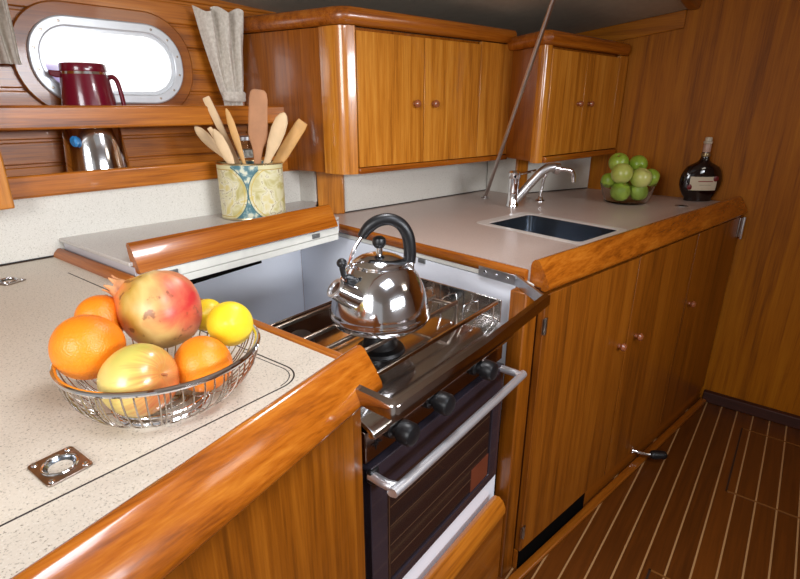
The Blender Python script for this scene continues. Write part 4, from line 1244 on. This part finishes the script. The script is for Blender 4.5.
# ================================================================== BOWL OF GREEN APPLES
GB = frame(2.168, 0.550, CT, -51.9)
t = thing('glass_bowl', 'clear glass bowl heaped with green apples at the end of the worktop', 'bowl', GB)
part('bowl', MB().lathe([(0, 0.0005), (0.070, 0.0005), (0.080, 0.006), (0.092, 0.036), (0.102, 0.070), (0.104, 0.076), (0.101, 0.076), (0.098, 0.069), (0.088, 0.037), (0.077, 0.010), (0.068, 0.006), (0, 0.006)], seg=48), M_GLASS, t)
GA = [(-0.034, -0.020, 0.046, 'g', 'green apple seen through the glass at the lower left of the bowl'),
      (0.040, -0.014, 0.046, 'g', 'green apple seen through the glass at the lower right of the bowl'),
      (0.004, 0.046, 0.046, 'g', 'green apple at the bottom back of the glass bowl'),
      (-0.066, 0.030, 0.082, 'g', 'green apple peeking out at the far left of the heap'),
      (-0.042, -0.030, 0.116, 'y', 'yellowish apple at the left front of the heap'),
      (0.034, -0.034, 0.102, 'y', 'yellow-green apple at the right front of the heap'),
      (0.090, 0.004, 0.098, 'g', 'green apple hanging over the right rim of the bowl'),
      (0.012, 0.040, 0.112, 'y', 'pale apple tucked in the middle of the heap'),
      (-0.034, 0.034, 0.152, 'g', 'green apple on top left of the heap'),
      (0.044, 0.034, 0.146, 'g', 'green apple on top right of the heap')]
for i, (x, y, z, k, lab) in enumerate(GA):
    fr = GB @ Matrix.Translation((x, y, z)) @ Matrix.Rotation(R(40 + 35 * i), 4, 'Z') @ Matrix.Rotation(R((25, 60, 100, 40, 20, 150, 80, 50, 30, 110)[i]), 4, 'X')
    apple('green_apple', fr, (0.038, 0.037, 0.036, 0.030, 0.040, 0.039, 0.034, 0.034, 0.038, 0.036)[i], lab, 'apple', M_GAPPLE if k == 'g' else M_YAPPLE, 20 + i, 'green apples in the glass bowl', 24)

# ================================================================== FLASK BOTTLE
BT = frame(2.398, 0.331, CT, -52) @ Matrix.Scale(1.28, 4)
t = thing('brandy_bottle', 'dark round flask bottle with pale label against the bulkhead', 'bottle', BT)
def disc_prof(z):  # half width of the flask at height z
    return math.sqrt(max(0.0, 0.066 ** 2 - (z - 0.062) ** 2))
prof = [(0.040, 0.0015), (0.0445, 0.004)]
loops = []
zs = [0.001, 0.003, 0.010, 0.020, 0.035, 0.050, 0.065, 0.080, 0.095, 0.106, 0.114, 0.120, 0.126, 0.134, 0.150]
for z in zs:
    if z <= 0.106:
        hw_ = disc_prof(max(z, 0.012)) * (0.97 if z < 0.002 else 1)
    else:
        hw_ = {0.114: 0.0345, 0.120: 0.0215, 0.126: 0.0150, 0.134: 0.0120, 0.150: 0.0110}[z]
    dp = min(hw_, 0.030 * math.sqrt(max(0.05, hw_ / 0.066)))
    loops.append([(hw_ * math.cos(2 * PI * k / 40), dp * math.sin(2 * PI * k / 40), z) for k in range(40)])
m_b, nt, b = new_mat('dark_brandy_glass')
n = N(nt, 'ShaderNodeTexNoise', Scale=8.0)
nt.links.new(obj_coord(nt), n.inputs['Vector'])
nt.links.new(ramp(nt, [(0.3, rgb(14, 6, 6)), (0.7, rgb(30, 12, 9))], n.outputs[0]), b.inputs['Base Color'])
b.inputs['Roughness'].default_value = 0.06
b.inputs['Coat Weight'].default_value = 0.6
part('flask', MB().loft(loops), m_b, t)
part('neck', MB().lathe([(0.0105, 0.148), (0.0112, 0.155), (0.0112, 0.171), (0.010, 0.175), (0, 0.175)], seg=24), plain('pale_capsule', rgb(186, 150, 132), 0.35, noise=0.1, nscale=50), t)
part('stopper', MB().lathe([(0.0115, 0.1755), (0.0125, 0.178), (0.0125, 0.182), (0.010, 0.184), (0.010, 0.192), (0.008, 0.195), (0, 0.195)], seg=24), plain('stopper_cream', rgb(196, 182, 160), 0.4, noise=0.1), t)
part('neck_ring', MB().lathe([(0.0125, 0.137), (0.0135, 0.142), (0.0125, 0.147), (0.011, 0.148)], seg=24), plain('neck_ring_gold', (0.35, 0.26, 0.14, 1), 0.35, 0.8, noise=0.1), t)
def label_patch(x0, x1, z0, z1, eps, n=10):
    """strip hugging the flat front of the flask"""
    mb = MB()
    rows = []
    for z in [z0 + (z1 - z0) * j / 6 for j in range(7)]:
        hw_ = disc_prof(z)
        dp = min(hw_, 0.030 * math.sqrt(max(0.05, hw_ / 0.066))) + eps
        rows.append([mb.bm.verts.new((x, -dp * math.sqrt(max(0.0, 1 - (x / (hw_ + eps)) ** 2)), z)) for x in [x0 + (x1 - x0) * i / n for i in range(n + 1)]])
    for a, b2 in zip(rows, rows[1:]):
        for i in range(n):
            mb.face([a[i], a[i + 1], b2[i + 1], b2[i]])
    return mb
lb = part('label', label_patch(-0.046, 0.036, 0.036, 0.078, 0.0012), plain('cream_label', rgb(206, 190, 164), 0.6, noise=0.04), t)
part('label_line', label_patch(-0.024, 0.022, 0.0625, 0.0655, 0.0017), plain('label_red_ink', rgb(150, 70, 60), 0.6, noise=0.1), lb)
part('label_line', label_patch(-0.020, 0.018, 0.052, 0.0535, 0.0017), plain('label_grey_ink', rgb(150, 132, 110), 0.6, noise=0.1), lb)
for (x, z) in ((-0.044, 0.046), (0.030, 0.072)):
    mb = MB().lathe([(0, 0), (0.0085, 0.0), (0.0085, 0.002), (0.006, 0.003), (0, 0.003)], seg=16)
    hw_ = disc_prof(z); dp = 0.030 * math.sqrt(hw_ / 0.066)
    mb.xform(Matrix.Translation((x, -dp * math.sqrt(1 - (x / hw_) ** 2) - 0.0005, z)) @ Matrix.Rotation(R(90), 4, 'X') @ Matrix.Rotation(0, 4, 'X'))
    part('wax_seal', mb, plain('red_wax', rgb(110, 24, 26), 0.35, noise=0.1), t)

t = thing('worktop_socket', 'small dark flush finger catch on the worktop in front of the bottle', 'catch', frame(2.22, 0.355, CT, -10))
part('plate', MB().lathe([(0.022, 0.0004), (0.022, 0.002), (0.012, 0.0025), (0.010, 0.0015), (0, 0.0012)], seg=28), M_BRUSH, t)
part('finger_hole', MB().lathe([(0.009, 0.0016), (0.009, 0.0022), (0, 0.0022)], seg=20), M_VOID, t)

# corner catch, pump pedal
t = thing('door_catch', 'chrome barrel catch at the far top corner of the base cabinets', 'latch', FF @ Matrix.Translation((1.355, -0.02, 0.77)))
part('plate', MB().box(1.343, 1.371, -0.0235, -0.0195, 0.768, 0.846), M_BRUSH, t, FF, bevel=0.001)
part('bolt', MB().tube([(1.357, -0.032, 0.762), (1.357, -0.032, 0.850)], 0.0075, 12), M_CHROME, t, FF)
t = thing('foot_pump_pedal', 'black rubber foot pedal on a chrome stem low on the middle cabinet', 'pedal', frame(1.785, 0.268, 0.03))
part('stem', MB().tube(smooth([(1.800, 0.302, 0.045), (1.803, 0.280, 0.044), (1.812, 0.255, 0.041), (1.822, 0.236, 0.040)], 4), 0.0065, 12), M_CHROME, t, WORLD)
part('stem_collar', MB().tube([(1.799, 0.303, 0.046), (1.800, 0.294, 0.046)], 0.018, 16), M_CHROME, t, WORLD)
part('rubber_pad', MB().tube(smooth([(1.820, 0.240, 0.040), (1.830, 0.226, 0.039), (1.845, 0.208, 0.038), (1.858, 0.192, 0.037)], 4), [0.010, 0.0135, 0.0155, 0.0165, 0.017, 0.017, 0.017, 0.017, 0.017, 0.0168, 0.016, 0.014, 0.009], 14), M_BLACK, t, WORLD)

# floor hatches
M_STRIP = plain('hatch_strip', rgb(128, 80, 34), 0.4, noise=0.1)
def hatch(x0, x1, y0, y1, label, sock=False):
    t = thing('floor_hatch', label, 'hatch', frame((x0 + x1) / 2, (y0 + y1) / 2, 0.0))
    part('panel', MB().box(x0 + 0.008, x1 - 0.008, y0 + 0.008, y1 - 0.004, -0.001, 0.0015), M_FLOOR, t, WORLD)
    for xa in (x0, x1 - 0.006):
        part('end_strip', MB().box(xa, xa + 0.006, y0, y1, -0.001, 0.0017), M_STRIP, t, WORLD)
    part('side_gap', MB().box(x0, x1, y1 - 0.004, y1 + 0.001, -0.001, 0.0017), M_SEAM, t, WORLD)
    if sock:
        part('lift_hole', MB().lathe([(0.012, 0.0014), (0.012, 0.0022), (0.006, 0.0022), (0, 0.0018)], sock + (0,), 20), M_SEAM, t, WORLD)
    return t
hatch(1.83, 2.30, -0.70, -0.010, 'floor hatch panel with pale end strips towards the bulkhead')
hatch(0.95, 1.325, -0.40, 0.118, 'small floor hatch at the bottom edge below the cabinets')

# ================================================================== CAMERA
cam_d = bpy.data.cameras.new('camera')
cam = bpy.data.objects.new('camera', cam_d)
COL.objects.link(cam)
cam_d.sensor_width = 36.0
cam_d.lens = 509.0 / 800.0 * 36.0
cam_d.clip_start = 0.02
cam.location = (0, 0, 1.264)
cam.rotation_euler = (R(90 - 19.8), 0, R(38.1 - 90))
SC.camera = cam

# ================================================================== LIGHT
def area(name, loc, rot, sx, sy, power, col):
    d = bpy.data.lights.new(name, 'AREA')
    d.shape = 'RECTANGLE'; d.size = sx; d.size_y = sy
    d.energy = power; d.color = col
    o = bpy.data.objects.new(name, d)
    COL.objects.link(o)
    o.location = loc
    o.rotation_euler = rot
    return o
def aim(o, target):
    d = Vector(target) - o.location
    o.rotation_euler = d.to_track_quat('-Z', 'Y').to_euler()
h = area('hatch_daylight', (0.37, -0.22, 1.94), (0, 0, 0), 0.56, 0.46, 11.5, (0.82, 0.88, 1.0))
c2 = area('aft_fill', (-1.2, 0.25, 1.55), (0, 0, 0), 0.7, 0.7, 7.5, (0.95, 0.97, 1.0))  # added fill from behind the camera, standing in for light from aft
aim(c2, (0.6, 1.0, 0.95))
c3 = area('warm_fill', (1.5, -0.9, 1.90), (0, 0, 0), 0.4, 0.4, 2.5, (1.0, 0.90, 0.76))  # added dim warm light overhead; no fitting is modelled
aim(c3, (1.7, 0.6, 0.9))
g1 = area('stove_fill', (0.80, 0.66, 1.575), (0, 0, 0), 0.16, 0.16, 3.2, (0.96, 0.97, 1.0))  # added out of view above the stove to brighten the recess
g2 = area('starboard_fill', (0.5, -1.62, 1.50), (0, 0, 0), 1.3, 0.32, 9.5, (0.90, 0.94, 1.0))  # low fill added to reach the recess back wall; no window there
aim(g2, (0.8, 1.3, 0.85))
g2.data.spread = R(75)
c2.data.spread = R(95)
h.data.spread = R(125)
wd = bpy.data.worlds.new('world')
SC.world = wd
wd.use_nodes = True
bg = wd.node_tree.nodes['Background']
bg.inputs[0].default_value = (0.95, 0.93, 0.92, 1)
bg.inputs[1].default_value = 0.42
SC.view_settings.view_transform = 'Standard'
SC.view_settings.look = 'None'
SC.view_settings.exposure = 0.0
